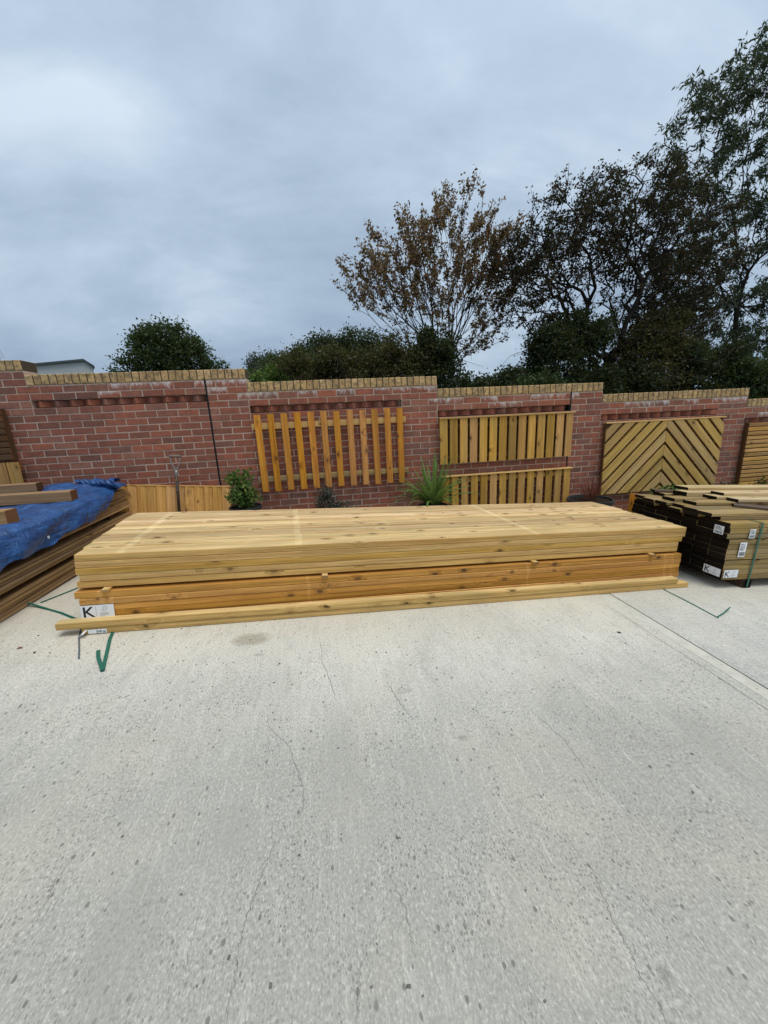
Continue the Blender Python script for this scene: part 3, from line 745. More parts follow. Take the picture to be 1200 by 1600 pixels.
for i, x in enumerate((0.16, 1.62, 3.35, 4.62)):
    w = ['near the K label end', 'left of the middle', 'right of the middle', 'near the right end'][i]
    o = link('spacer_stick', board(1.28, 0.045, 0.0172, 'pine_pale'), None, STK @ T(x, 0.60, -5 * BT - GAP / 2) @ R(RAD(90 + (1, -2, 1.5, -3)[i]), 'Z'))
    tag(o, 'thin spacer stick between the two central packs, ' + w, 'spacer', 'spacer sticks of the central stack')
    o2 = link('bearer', board(1.2, 0.075, 0.05, 'bearer', 'end_brown'), None, STK @ T(x, 0.61, ZB - 0.0252) @ R(RAD(90), 'Z'))
    tag(o2, 'timber bearer under the central stack, ' + w, 'bearer', 'bearers under the central stack')

def span_board(name, a, b, w, t, mat, label, roll=0.0, end='end_pale', inset=1):
    """A board lying on the yard with its front lower edge from a to b."""
    a, b = Vector(a), Vector(b)
    d = (b - a); L = d.length; d.normalize()
    n = Vector((0, 0, 1)); e = n.cross(d).normalized(); n = d.cross(e)
    c = (a + b) / 2 + e * (w / 2) * inset + n * (t / 2)
    mw = Matrix(((d.x, e.x, n.x, c.x), (d.y, e.y, n.y, c.y), (d.z, e.z, n.z, c.z), (0, 0, 0, 1)))
    o = link(name, board(L, w, t, mat, end, 0.005), None, mw)
    return tag(o, label, 'timber')
span_board('loose_board', (1.44, -2.252, gz(1.44) + .001), (6.24, -1.985, gz(6.24) + .001), 0.070, 0.0445, 'pine_loose', 'long pale board lying on the concrete in front of the central stack')
span_board('loose_board', (1.305, -2.268, gz(1.305) + .0485), (6.115, -1.995, gz(6.115) + .0485), 0.068, 0.047, 'pine_loose', 'upper loose board resting on another board, overhanging at the left')

# ---- labels
def text_mesh(txt, size, mat):
    cu = bpy.data.curves.new('lettering', 'FONT'); cu.body = txt; cu.size = size; cu.align_x = 'LEFT'
    cu.offset = size * 0.012
    ob = bpy.data.objects.new('lettering', cu); COL.objects.link(ob)
    bpy.context.view_layer.update()
    dg = bpy.context.evaluated_depsgraph_get()
    me = bpy.data.meshes.new_from_object(ob.evaluated_get(dg))
    bpy.data.objects.remove(ob)
    me.materials.clear(); me.materials.append(M[mat])
    return me
def k_label(mw, w, h, label, ksize=1.0):
    """White stapled timber label with a big K, a divider, a small tick-tree emblem and fine print; lies in local XY, facing +Z."""
    m = MB(); m.box(0, w, 0, h, 0, 0.0008)
    o = m.build('timber_label', M['paper'], None, mw); tag(o, label, 'label')
    k = text_mesh('K', h * 1.12 * ksize, 'ink')
    link('letter', k, o, T(w * 0.045, h * 0.11, 0.0012) @ Matrix.Diagonal((1.05, 1, 1, 1)))
    b = MB(); b.box(w * .455, w * .462, h * .12, h * .9, 0.001, 0.0013)
    b.build('divider', M['ink_grey'], o)
    t = MB()                                  # tick-tree emblem
    cx, cy, s = w * 0.70, h * 0.66, h * 0.16
    pts = [(-1.2, -.2), (-.6, -.9), (-.1, -.2), (-.5, .5), (0.1, 1.2), (.9, 1.1), (1.25, .5), (.9, -.1), (.3, -.2), (.3, -1.1)]
    for a, c in zip(pts[:-1], pts[1:]):
        p = Vector((cx + a[0] * s, cy + a[1] * s, 0)); q = Vector((cx + c[0] * s, cy + c[1] * s, 0))
        d = (q - p).normalized() * 1.0; n = Vector((-d.y, d.x, 0)) * (h * 0.014)
        t.add([p - n + Vector((0, 0, .0013)), q - n + Vector((0, 0, .0013)), q + n + Vector((0, 0, .0013)), p + n + Vector((0, 0, .0013))], [(0, 1, 2, 3)])
    t.build('emblem', M['ink_grey'], o)
    p = MB()
    for i, (xa, xb) in enumerate(((.60, .80), (.54, .86), (.57, .83), (.55, .70))):
        p.box(w * xa, w * xb, h * (.36 - .075 * i), h * (.385 - .075 * i), 0.001, 0.0013)
    p.build('fine_print', M['ink_grey'], o)
    return o
def code_label(mw, w, h, label, seed):
    m = MB(); m.box(0, w, 0, h, 0, 0.0008)
    o = m.build('timber_label', M['paper'], None, mw); tag(o, label, 'label')
    rg = random.Random(seed); p = MB()
    x = w * .1
    while x < w * .9:
        d = w * rg.uniform(.01, .05); p.box(x, min(x + d, w * .92), h * .08, h * .34, .001, .0013); x += d + w * rg.uniform(.015, .05)
    for i in range(4):
        y = h * (.46 + .12 * i); x = w * .1
        while x < w * rg.uniform(.6, .9):
            d = w * rg.uniform(.04, .12); p.box(x, x + d, y, y + h * rg.uniform(.04, .08), .001, .0013); x += d + w * .04
    p.build('print', M['ink'], o)
    return o
FRONT = Matrix(((1, 0, 0, 0), (0, 0, -1, 0), (0, 1, 0, 0), (0, 0, 0, 1)))     # label's face towards -Y, its top up
k_label(STK @ T(0.010, -0.0275, ZB + 0.050) @ FRONT, 0.195, 0.092, 'white label with black letter K on the lower central pack')

# torn label curling off the lower loose board
lm = MB(); n = 10
for i in range(n + 1):
    a = i / n * math.pi * 0.75
    x = -0.035 * math.sin(a); z = 0.040 * (math.cos(a) - 1) * 0.9
    lm.v += [(x, 0, z + 0.038), (x - 0.004, -0.045, z + 0.030)]
for i in range(n): lm.f.append([2 * i, 2 * i + 1, 2 * i + 3, 2 * i + 2]); lm.m.append(0)
lm.add([(0, -0.001, 0.008), (0.11, -0.001, 0.008), (0.11, -0.001, 0.038), (0, -0.001, 0.038)], [(0, 1, 2, 3)])
o = lm.build('torn_label', M['paper'], None, T(1.475, -2.254, gz(1.475)) @ R(TH, 'Y') @ R(RAD(3), 'Z'), smooth=False)
tag(o, 'white torn label curling off the left end of the bottom loose board', 'label')
pm = MB(); 
for i, (a, b) in enumerate(((.05, .06), (.063, .083), (.068, .076), (.088, .104))): pm.box(a, b, -.0025, -.0018, .012 + .004 * (i % 3), .030 - .004 * (i % 2))
pm.build('print', M['ink_grey'], o)

# ---- green packing bands left on the concrete
def band(name, pts, wid, label, mat='strap', edge=None, up=None):
    vs = []; n = len(pts)
    for i, p in enumerate(pts):
        a = Vector(pts[max(i - 1, 0)][:2]); b = Vector(pts[min(i + 1, n - 1)][:2]); d = (b - a).normalized()
        z = p[2] if len(p) > 2 else 0.004
        for s in (-1, 1):
            X = p[0] - d.y * wid / 2 * s; Y = p[1] + d.x * wid / 2 * s
            vs.append((X, Y, gz(X) + z))
    m = MB()
    m.add(vs, [(2 * i, 2 * i + 1, 2 * i + 3, 2 * i + 2) for i in range(n - 1)])
    m.add([(x, y, z - 0.0012) for x, y, z in vs], [(2 * i, 2 * i + 2, 2 * i + 3, 2 * i + 1) for i in range(n - 1)])
    o = m.build(name, M[mat]); return tag(o, label, 'strap')
G = 'cut packing straps on the concrete'
band('packing_strap', [(0.861, -1.733), (0.90, -1.64), (0.969, -1.477), (1.25, -0.95)], 0.019, 'green strap piece running under the central stack at its left end')['group'] = G
band('packing_strap', [(0.70, -1.755, .05), (0.80, -1.778, .03), (0.893, -1.809, .012), (1.00, -1.86), (1.11, -1.92), (1.292, -2.041), (1.50, -2.16)], 0.018, 'green strap reaching from the tarpaulin stack to the K label')['group'] = G
band('packing_strap', [(1.36, -2.12), (1.44, -2.29), (1.51, -2.41), (1.575, -2.528)], 0.009, 'thin grey strap end sticking out below the overhanging board', 'strap_grey')['group'] = G
band('packing_strap', [(1.60, -2.20), (1.64, -2.33), (1.70, -2.48), (1.774, -2.670)], 0.020, 'green strap end bent into a V in front of the boards')
vq = [(1.640, -2.455), (1.680, -2.530), (1.772, -2.664)]
oo = band('packing_strap', [(*q, .009) for q in vq], 0.020, None); oo.name = 'strap_fold'
pv = [o for o in bpy.data.objects if o.get('label', '').startswith('green strap end bent')][0]; pv['group'] = G
oo.parent = pv
if 'category' in oo: del oo['category']
band('packing_strap', [(5.99, -1.95), (5.97, -2.03), (5.965, -2.25), (5.945, -2.515)], 0.013, 'dark green strap lying beside the right end of the loose boards')['group'] = G
pr = [o for o in bpy.data.objects if o.get('label', '').startswith('dark green strap lying')][0]
o = band('packing_strap', [(5.945, -2.507, .008), (6.04, -2.475, .02), (6.166, -2.416, .03)], 0.009, None); o.name = 'strap_fold'; o.parent = pr
if 'category' in o: del o['category']

# ------------------------------------------------------------------ fence panels on the wall
def thing(name, label, cat, mw, group=None):
    o = empty(name, mw); return tag(o, label, cat, group)
PG = 'sample fence panels hung on the wall'
# picket panel
p = thing('picket_panel', 'orange brown picket panel of twelve upright pales on two rails', 'fence panel', T(3.17, -0.03, 0.615), PG)
rg = random.Random(3)
for i in range(12):
    x = -0.84 + 1.677 * i / 11
    L = 0.905 + rg.uniform(-.006, .006)
    link('picket', board(round(L, 2), 0.074, 0.020, 'picket', 'end_mid'), p, upright(x + rg.uniform(-.003, .003), -0.030, rg.uniform(-.004, .004), L, 0, rg.uniform(-.005, .005)))
link('rail', board(1.83, 0.070, 0.036, 'rail'), p, T(0.0, -0.001, 0.768) @ FLAT_FACE)
link('rail', board(1.84, 0.062, 0.036, 'weathered'), p, T(0.01, -0.001, 0.148) @ FLAT_FACE)
# hit-and-miss panel
p = thing('board_panel', 'close board panel of fourteen wide upright boards under a cap', 'fence panel', T(5.41, -0.03, 0.805), PG)
for i in range(14):
    x = -0.855 + 0.1306 * i
    link('panel_board', board(0.555, 0.100 if i < 13 else 0.092, 0.018, 'panel', 'end_mid'), p, upright(x, -0.036, 0, 0.555, 0, rg.uniform(-.003, .003)))
    if i < 13:
        link('back_board', board(0.53, 0.085, 0.016, 'old_dark', 'end_mid'), p, upright(x + 0.065, 0.016, 0.0, 0.53))
for z in (0.08, 0.47):
    link('rail', board(1.80, 0.045, 0.030, 'old_dark', 'end_mid'), p, T(0.0, -0.010, z) @ FLAT_FACE)
link('cap', board(1.82, 0.085, 0.020, 'rail'), p, T(0, -0.018, 0.567))
# low panel under it
p = thing('board_panel', 'low slatted panel with open gaps under the close board panel', 'fence panel', T(5.425, -0.03, 0.035), PG)
for i in range(14):
    x = -0.855 + 0.1306 * i
    link('panel_board', board(0.60, 0.092, 0.018, 'panel', 'end_mid'), p, upright(x, -0.036, 0, 0.60, 0, rg.uniform(-.003, .003)))
for z in (0.06, 0.545):
    link('rail', board(1.80, 0.060, 0.030, 'panel', 'end_mid'), p, T(0.0, -0.010, z) @ FLAT_FACE)
link('cap', board(1.82, 0.085, 0.016, 'rail'), p, T(0, -0.018, 0.609))
# chevron panel
CW, CHT = 1.80, 0.955
p = thing('chevron_panel', 'chevron panel of diagonal boards meeting at a centre line', 'fence panel', T(7.69, -0.03, 0.243), PG)
def clip(poly, a, b, c):
    out = []
    for i in range(len(poly)):
        P, Q = poly[i], poly[(i + 1) % len(poly)]
        dp = a * P[0] + b * P[1] - c; dq = a * Q[0] + b * Q[1] - c
        if dp <= 0: out.append(P)
        if (dp < 0 < dq) or (dq < 0 < dp):
            t = dp / (dp - dq); out.append((P[0] + (Q[0] - P[0]) * t, P[1] + (Q[1] - P[1]) * t))
    return out
for side in (-1, 1):
    x0, x1 = (-CW / 2, -0.003) if side < 0 else (0.003, CW / 2)
    pitch = 0.133; wd = 0.099; k = 0
    s2 = math.sqrt(0.5)
    for k in range(-8, 9):
        off = k * pitch + 0.02
        # across-board coordinate: left half (z - x)/sqrt2, right half (z + x)/sqrt2, so that boards meet at x = 0
        poly = [(x0, 0), (x1, 0), (x1, CHT), (x0, CHT)]
        ax = -side * -1 * s2
        ax = -s2 if side < 0 else s2
        poly = clip(poly, ax, s2, off + wd + 0.33)
        if len(poly) > 2: poly = clip(poly, -ax, -s2, -(off + 0.33))
        if len(poly) < 3: continue
        ar = abs(sum(poly[i][0] * poly[(i + 1) % len(poly)][1] - poly[(i + 1) % len(poly)][0] * poly[i][1] for i in range(len(poly)))) / 2
        if ar < 0.002: continue
        cx = sum(q[0] for q in poly) / len(poly); cz = sum(q[1] for q in poly) / len(poly)
        # local frame: X along the board
        ang = RAD(45) if side < 0 else RAD(-45)
        ca, sa = math.cos(ang), math.sin(ang)
        loc = [((q[0] - cx) * ca + (q[1] - cz) * sa, -(q[0] - cx) * sa + (q[1] - cz) * ca) for q in poly]
        n = len(loc); m = MB()
        m.add([(a, b, 0.009) for a, b in loc] + [(a, b, -0.009) for a, b in loc],
              [tuple(range(n)), tuple(range(2 * n - 1, n - 1, -1))] + [(i, n + i, n + (i + 1) % n, (i + 1) % n) for i in range(n)])
        me = m.mesh('diagonal_board', M['chevron'])
        mw = T(cx, -0.040, cz) @ R(-ang, 'Y') @ FRONT
        link('diagonal_board', me, p, mw)
fm = MB()
fr_z = [(-CW / 2, -CW / 2 + 0.04, 0.0, CHT), (CW / 2 - 0.04, CW / 2, 0.0, CHT), (-0.03, 0.03, 0.05, CHT - 0.05)]
for a, b, c, d in fr_z:
    link('stile', board(d - c, b - a, 0.040, 'old_dark', 'end_mid'), p, upright((a + b) / 2, -0.009, c, d - c))
for z in (0.03, CHT - 0.03):
    link('rail', board(CW - 0.09, 0.045, 0.030, 'old_dark', 'end_mid'), p, T(0, -0.012, z) @ FLAT_FACE)
link('cap', board(CW + 0.02, 0.075, 0.018, 'rail'), p, T(0, -0.016, CHT + 0.010))
link('sill', board(CW, 0.05, 0.018, 'old_dark', 'end_mid'), p, T(0, -0.02, -0.010))
# slatted panel at the right edge
p = thing('slat_panel', 'panel of narrow horizontal slats at the right edge', 'fence panel', T(9.90, -0.03, 0.20), PG)
for i in range(15):
    link('slat', board(1.80, 0.046, 0.018, 'panel', 'end_mid'), p, T(0, -0.040, 0.03 + 0.0605 * i) @ R(rg.uniform(-.002, .002), 'Y') @ FLAT_FACE)
for x in (-0.88, -0.3, 0.3, 0.88):
    link('post', board(0.91, 0.045, 0.045, 'old_dark', 'end_mid'), p, upright(x, -0.0075, 0.0, 0.91))
# panels at the left edge
p = thing('slat_panel', 'dark slatted panel cut off by the left edge, above the tarpaulin', 'fence panel', T(-1.16, -0.03, 1.15), PG)
for i in range(8):
    link('slat', board(1.80, 0.058, 0.020, 'old_dark', 'end_mid'), p, T(0, -0.055, 0.04 + 0.067 * i) @ FLAT_FACE)
for x in (-0.88, 0, 0.88):
    link('post', board(0.54, 0.045, 0.060, 'old_dark', 'end_mid'), p, upright(x, -0.012, 0.0, 0.54))
p = thing('board_panel', 'yellowish board panel cut off by the left edge, below the dark slats', 'fence panel', T(-1.12, -0.03, 0.74), PG)
for i in range(14):
    link('panel_board', board(0.395, 0.118, 0.018, 'panel', 'end_mid'), p, upright(-0.845 + 0.13 * i, -0.055, 0, 0.395))
for z in (0.07, 0.33):
    link('rail', board(1.80, 0.045, 0.045, 'panel', 'end_mid'), p, T(0.0, -0.022, z) @ FLAT_FACE)
# feather-edge panel standing on the yard, leaning on the wall
p = thing('feather_edge_panel', 'golden feather edge panel standing against the wall behind the spade', 'fence panel', T(1.22, -0.10, gz(1.22)) @ R(TH * 1.25, 'Y') @ R(RAD(-6), 'X'))
for i in range(13):
    x = -0.60 + 0.103 * i - 0.03
    link('feather_board', board(0.62, 0.0985, 0.012, 'lap', 'end_mid'), p, upright(x, -0.020, 0.005, 0.62) @ R(RAD(7), 'X'))
for z in (0.12, 0.50):
    link('rail', board(1.30, 0.06, 0.03, 'lap', 'end_mid'), p, T(-0.01, 0.012, z) @ FLAT_FACE)
link('cap', board(1.32, 0.030, 0.012, 'lap'), p, T(-0.01, -0.016, 0.632))

# ------------------------------------------------------------------ spade leaning on the panel
sp = thing('garden_spade', 'old spade with a D handle leaning upright against the wall', 'spade', T(1.33, -0.20, gz(1.33)) @ R(RAD(4.0), 'Y') @ R(RAD(-4), 'X'))
HZ = 0.985 - 0.005
m = MB(); m.tube([(0, 0, 0.28), (0, 0, 0.74)], [0.017, 0.0155], 10); shf = m.build('shaft', M['spade_shaft'], sp, smooth=True)
m = MB()
m.tube([(0, 0, 0.70), (0, 0, 0.80), (0, 0, 0.825)], [0.0175, 0.017, 0.012], 10)
for s in (-1, 1):
    m.tube([(0, 0, 0.80), (s * 0.012, 0, 0.84), (s * 0.042, 0, 0.90), (s * 0.050, 0, 0.94), (s * 0.050, 0, HZ)], [0.010, 0.010, 0.009, 0.009, 0.009], 8)
m.build('yoke', M['steel'], sp, smooth=True)
m = MB(); m.tube([(-0.062, 0, HZ), (-0.03, 0, HZ + .003), (0.03, 0, HZ + .003), (0.062, 0, HZ)], [0.014, 0.017, 0.017, 0.014], 10); m.build('grip', M['spade_grip'], sp, smooth=True)
m = MB()
for z in (0.60, 0.66): m.tube([(0, -0.017, z), (0, -0.021, z)], 0.006, 8)
m.build('rivet', M['steel'], shf)
m = MB()
prof = [(-.095, 0, .30), (.095, 0, .30), (.095, 0, .10), (.06, 0, .03), (0, 0, 0.0), (-.06, 0, .03), (-.095, 0, .10)]
m.add([(x, -.0015 - abs(x) * .08, z) for x, y, z in prof] + [(x, .0015 - abs(x) * .08, z) for x, y, z in prof], [tuple(range(7)), tuple(range(13, 6, -1))] + [(i, 7 + i, 7 + (i + 1) % 7, (i + 1) % 7) for i in range(7)])
m.build('blade', M['steel'], sp)

# ------------------------------------------------------------------ left stack: thin brown deck boards under a blue tarpaulin
LX, LY1, LLEN = 0.82, -0.13, 3.6                 # right-hand face, far end, length
def deck_pack(h0, rows, label, seed, tilt):
    t = 0.0265
    root = thing('deck_pack', label, 'timber pack', T(LX, LY1, gz(LX) + h0) @ R(tilt, 'X') , 'packs of the tarpaulin stack')
    rg = random.Random(seed)
    for r in range(rows):
        for j in range(16):
            wv = 0.125
            link('deck_board', board(LLEN, wv - 0.003, t - 0.0035, 'deck', 'end_brown', 0.003), root,
                 T(-(j + 0.5) * wv + (rg.uniform(-.007, .006) if j == 0 else 0), -LLEN / 2 + rg.uniform(-.03, .03), (r + 0.5) * t) @ R(RAD(90), 'Z'))
    return root
deck_pack(0.035, 5, 'bottom pack of thin brown deck boards under the blue tarpaulin', 31, RAD(0.9))
deck_pack(0.215, 5, 'middle pack of thin brown deck boards under the blue tarpaulin', 32, RAD(1.1))
deck_pack(0.402, 8, 'top pack of thin brown deck boards directly under the blue tarpaulin', 33, RAD(1.3))
rg = random.Random(8)
for i, y in enumerate((-0.45, -1.5, -2.6, -3.4)):
    w = ['near the wall', 'second from the wall', 'third from the wall', 'nearest the camera'][i]
    for lev, (h, tt) in enumerate(((0.0, 0.034), (0.168, 0.044), (0.35, 0.05))):
        zz_ = gz(LX) + h + (y * -0 )
        o = link('bearer', board(1.96, 0.07, tt, 'bearer', 'end_brown'), None, T(LX - 1.02, y, gz(LX - .58) * 0 + gz(LX) + h + tt / 2))
        tag(o, ['ground', 'lower', 'upper'][lev] + ' bearer of the tarpaulin stack, ' + w, 'bearer', 'bearers of the tarpaulin stack')

# tarpaulin: grid draped over the top and down the right side
def lerp(x, xs, ys): return float(np.interp(x, xs, ys))
EY = [-3.9, -1.92, -1.48, -0.97, -0.70, -0.49, -0.36, -0.25, -0.1]
EH = [0.30, 0.385, 0.417, 0.462, 0.51, 0.60, 0.69, 0.73, 0.75]
TY = [-3.9, -2.0, -1.0, -0.5, -0.25, -0.1]
TZ = [0.54, 0.587, 0.628, 0.655, 0.70, 0.69]
rs = np.random.RandomState(4)
ph = rs.uniform(0, 6.28, (14, 3)); fr_ = rs.uniform(4, 26, (14, 2)); am = rs.uniform(0.2, 1, 14)
def wr(u, v):
    s = 0.0
    for (a, b, c), (fu, fv), k in zip(ph, fr_, am):
        s += k * math.sin(fu * u + a + 1.3 * math.sin(fv * 0.5 * v + c)) * math.sin(fv * v + b) / (1 + 0.06 * (fu + fv))
    return s
NU, NV = 190, 190
verts = []; faces = []
for i in range(NV + 1):
    y = -3.75 + (3.75 - 0.16) * i / NV
    th = lerp(y, TY, TZ); eh = lerp(y, EY, EH) + 0.014 * math.sin(9 * y) + 0.010 * math.sin(23 * y + 1)
    drop = max(0.02, th - eh)
    wide = 2.06; tot = wide + drop
    for j in range(NU + 1):
        s = tot * j / NU
        w = wr(y * 1.2, s * 1.5)
        if s < wide:
            x = LX - wide + s; h = th
            k = min(1, (wide - s) / 0.10)
            h -= 0.10 * max(0.0, 1 - s / 0.09) ** 1.5
            h += 0.014 * w * (0.4 + 0.6 * k) - 0.020 * (1 - k) ** 2
            # rucked-up folds near the far end
            h += min(1, max(0, (x - 0.0) / 0.25)) * 0.045 * math.exp(-((y + 0.30) / 0.11) ** 2) * (0.6 + 0.4 * math.sin(5 * x + 1)) + 0.02 * math.exp(-((y + 0.52) / 0.05) ** 2) * (0.5 + 0.5 * math.sin(7 * x))
            xo = 0
        else:
            q = (s - wide)
            x = LX + 0.010; h = th - 0.020 - q
            xo = 0.012 + 0.013 * (w + 1.2) * min(1, q / 0.05) + 0.012 * math.sin(8 * y + 26 * q) * min(1, q / 0.06) + 0.05 * min(1, q / 0.12) * (0.35 + 0.65 * math.exp(-((y + 0.45) / 0.25) ** 2))
        verts.append((x + xo, y, gz(LX) + h))
for i in range(NV):
    for j in range(NU):
        a = i * (NU + 1) + j
        faces.append((a, a + 1, a + NU + 2, a + NU + 1))
tp = link('tarpaulin', fast_mesh('tarpaulin', verts, faces, M['tarp'], True))
tag(tp, 'crumpled blue tarpaulin draped over the brown deck board stack', 'tarpaulin')
# folded-back roll at the far right corner, open towards the camera
verts = []; faces = []; NU2, NV2 = 60, 60
for i in range(NV2 + 1):
    v = i / NV2
    for j in range(NU2 + 1):
        u = j / NU2
        a = -1.9 + u * 4.9
        rad = (0.062 * (1 - 0.45 * v)) * (1 - 0.25 * u) + 0.006 * math.sin(11 * u + 9 * v) + 0.005 * math.sin(29 * v + 7 * u) + 0.004 * math.sin(47 * v - 13 * u)
        x = LX + 0.075 - 0.50 * v - 0.02 * math.sin(a)
        y = -0.40 + 0.20 * v - rad * math.cos(a) * 1.5
        z = gz(LX) + 0.715 + 0.01 * v + rad * math.sin(a) * 0.95 + 0.006 * math.sin(13 * v + 2)
        verts.append((x, y, z))
for i in range(NV2):
    for j in range(NU2):
        a = i * (NU2 + 1) + j; faces.append((a, a + 1, a + NU2 + 2, a + NU2 + 1))
link('folded_flap', fast_mesh('folded_flap', verts, faces, M['tarp'], True), tp)
em = MB()
em.lathe([(0.010, 0.0), (0.012, 0.002), (0.007, 0.003), (0.005, 0.0)], 14)
em.build('eyelet', M['paper'], tp, T(LX + 0.062, -1.52, gz(LX) + 0.455) @ R(RAD(90), 'Y'))

# square beams weighing the tarpaulin down
def beam(x_end, y, ztop, L, w, h, yaw, label, rollz=0.0):
    o = link('square_beam', board(L, w, h, 'beam', 'end_mid', 0.006), None, T(x_end, y, ztop) @ R(RAD(yaw), 'Z') @ R(RAD(rollz), 'Y') @ T(-L / 2, 0, -h / 2))
    tag(o, label, 'beam', 'beams lying on the tarpaulin')
beam(0.74, -0.875, 0.893, 1.9, 0.10, 0.10, 1.5, 'middle brown square beam lying across the blue tarpaulin', 0.5)
beam(0.16, -0.42, 0.935, 1.4, 0.10, 0.085, 2, 'rear yellowish beam on the tarpaulin close to the wall')
beam(0.72, -1.58, 0.868, 1.9, 0.11, 0.115, -1, 'nearest brown beam end on the tarpaulin at the left edge', 0.5)

# ------------------------------------------------------------------ right stack: weathered boards with dark ends
RX, RY, RL = 6.50, -2.045, 3.6
def wpack(h0, rows, t, label, seed, stagger, cols=7, w=0.155, mat='weathered', lean=0.0):
    root = thing('weathered_pack', label, 'timber pack', T(RX, RY, gz(RX) + h0) @ R(TH, 'Y'), 'packs of the dark ended stack')
    rg = random.Random(seed)
    for r in range(rows):
        for j in range(cols):
            link('board', board(RL, w - 0.0015, t - 0.0024, mat, 'end_dark', 0.003), root,
                 T(RL / 2 + rg.uniform(-stagger, stagger) + lean * r, (j + 0.5) * w + (rg.uniform(-.004, .004)), (r + 0.5) * t) )
    return root
wpack(0.085, 4, 0.0465, 'bottom pack of the dark ended timber stack, above its bearers', 41, 0.0015)
wpack(0.278, 4, 0.0465, 'middle pack of the dark ended timber stack', 42, 0.002, lean=0.003)
wpack(0.472, 3, 0.047, 'top pack of the dark ended timber stack, below the loose planks', 43, 0.012, lean=0.005)
rg = random.Random(77)
# looser upper layers, set back from the front
tl = thing('weathered_pack', 'ragged loose layers of boards on top of the dark ended stack', 'timber pack', T(RX, RY, gz(RX) + 0.614) @ R(TH, 'Y'), 'packs of the dark ended stack')
for r, (y0, n, x0) in enumerate(((0.10, 6, -0.03), (0.12, 6, -0.02))):
    for j in range(n):
        link('board', board(RL, 0.150, 0.030, 'weathered', 'end_dark', 0.004), tl, T(RL / 2 + x0 + rg.uniform(-.06, .08), y0 + (j + .5) * 0.155, 0.016 + 0.032 * r) @ R(rg.uniform(-.008, .008), 'Z'))
for i, x in enumerate((0.28, 1.5, 2.8)):
    w = ['near its dark end', 'in its middle', 'far right'][i]
    o = link('bearer', board(1.10, 0.085, 0.085, 'bearer', 'end_dark'), None, T(RX, RY, gz(RX)) @ R(TH, 'Y') @ T(x, 0.545, 0.0422) @ R(RAD(90), 'Z'))
    tag(o, 'square dark bearer under the dark ended stack, ' + w, 'bearer', 'bearers under the dark ended stack')
    if i < 3:
        for lev, h in enumerate((0.2712, 0.4648)):
            o = link('spacer_stick', board(1.10, 0.04, 0.0125, 'weathered', 'end_dark'), None, T(RX, RY, gz(RX)) @ R(TH, 'Y') @ T(x + .05, 0.545, h + 0.0003) @ R(RAD(90), 'Z'))
            tag(o, ('lower' if lev == 0 else 'upper') + ' spacer stick in the dark ended stack, ' + w, 'spacer', 'spacers of the dark ended stack')
# loose planks on top
def plank(x, y, h, L, w, t, yaw, mat, label, pitch=0.0):
    o = link('loose_plank', board(L, w, t, mat, 'end_dark', 0.004), None, T(RX, RY, gz(RX)) @ R(TH, 'Y') @ T(x, y, h + t / 2) @ R(RAD(yaw), 'Z') @ R(RAD(pitch), 'Y') @ T(L / 2, 0, 0))
    tag(o, label, 'plank', 'loose planks on the dark ended stack')
H1 = 0.679
plank(0.02, 0.70, H1, 3.0, 0.15, 0.03, 1, 'weathered', 'weathered loose plank with its dark end jutting out, middle of the heap')
plank(0.06, 0.50, H1, 3.0, 0.15, 0.03, -1, 'weathered', 'weathered loose plank lying just in front of the jutting one')
plank(0.16, 0.96, H1, 2.8, 0.15, 0.03, 0, 'weathered', 'weathered loose plank at the back of the heap next to the wall')
plank(0.25, 0.80, H1 + .031, 2.8, 0.16, 0.045, 2, 'plank_pale', 'pale plank in the second layer of the loose heap')
plank(0.42, 0.62, H1 + .031, 2.6, 0.15, 0.030, 0, 'plank_pale', 'pale plank with a dark end, front of the second layer')
plank(0.50, 0.46, H1 + .031, 2.6, 0.12, 0.030, -1, 'plank_pale', 'narrow pale plank lowest at the front of the loose heap')
plank(0.38, 0.92, H1 + .077, 2.6, 0.17, 0.030, 1, 'plank_pale', 'brightest pale plank on top of the loose heap')
plank(0.55, 0.66, H1 + .062, 2.6, 0.14, 0.028, 0, 'plank_pale', 'pale plank resting on the front of the second layer')
plank(0.44, 0.40, H1 - .003, 1.2, 0.15, 0.024, -42, 'plank_dark', 'dark grey plank lying crosswise at the front of the loose heap')
plank(0.14, 1.03, H1 + .032, 0.6, 0.10, 0.022, -18, 'plank_dark', 'short dark offcut at the back of the loose heap')
# labels and the green strap
RM = T(RX, RY, gz(RX)) @ R(TH, 'Y')
ENDF = Matrix(((0, 0, -1, 0), (-1, 0, 0, 0), (0, 1, 0, 0), (0, 0, 0, 1)))       # label's face towards -X, its left edge towards +Y
k_label(RM @ T(-0.017, 0.165, 0.112) @ ENDF, 0.155, 0.072, 'white K label on the dark end of the bottom pack')
k_label(RM @ T(0.0, -0.009, 0.112) @ FRONT, 0.145, 0.072, 'white K label on the front of the bottom pack beside the strap', 0.9)
code_label(RM @ T(-0.045, 0.125, 0.498) @ ENDF, 0.085, 0.075, 'square white code label on the dark end of the top pack', 1)
code_label(RM @ T(0.165, -0.010, 0.476) @ FRONT, 0.060, 0.082, 'small white label on the front of the top pack beside the strap', 2)
code_label(RM @ T(0.095, -0.011, 0.305) @ FRONT, 0.070, 0.135, 'tall white code label on the front of the middle pack', 3)
m = MB()
zs = [0.0, 0.086, 0.30, 0.50, 0.617]
m.box(0.268, 0.284, -0.0125, -0.0105, 0.02, 0.6155); m.box(0.268, 0.284, -0.0125, 0.10, 0.6155, 0.6170); m.box(0.268, 0.284, -0.0125, 0.02, 0.018, 0.0200)
o = m.build('strap', M['strap'], None, RM); o.name = 'packing_strap'
tag(o, 'dark green strap bound upright round the dark ended stack', 'strap')
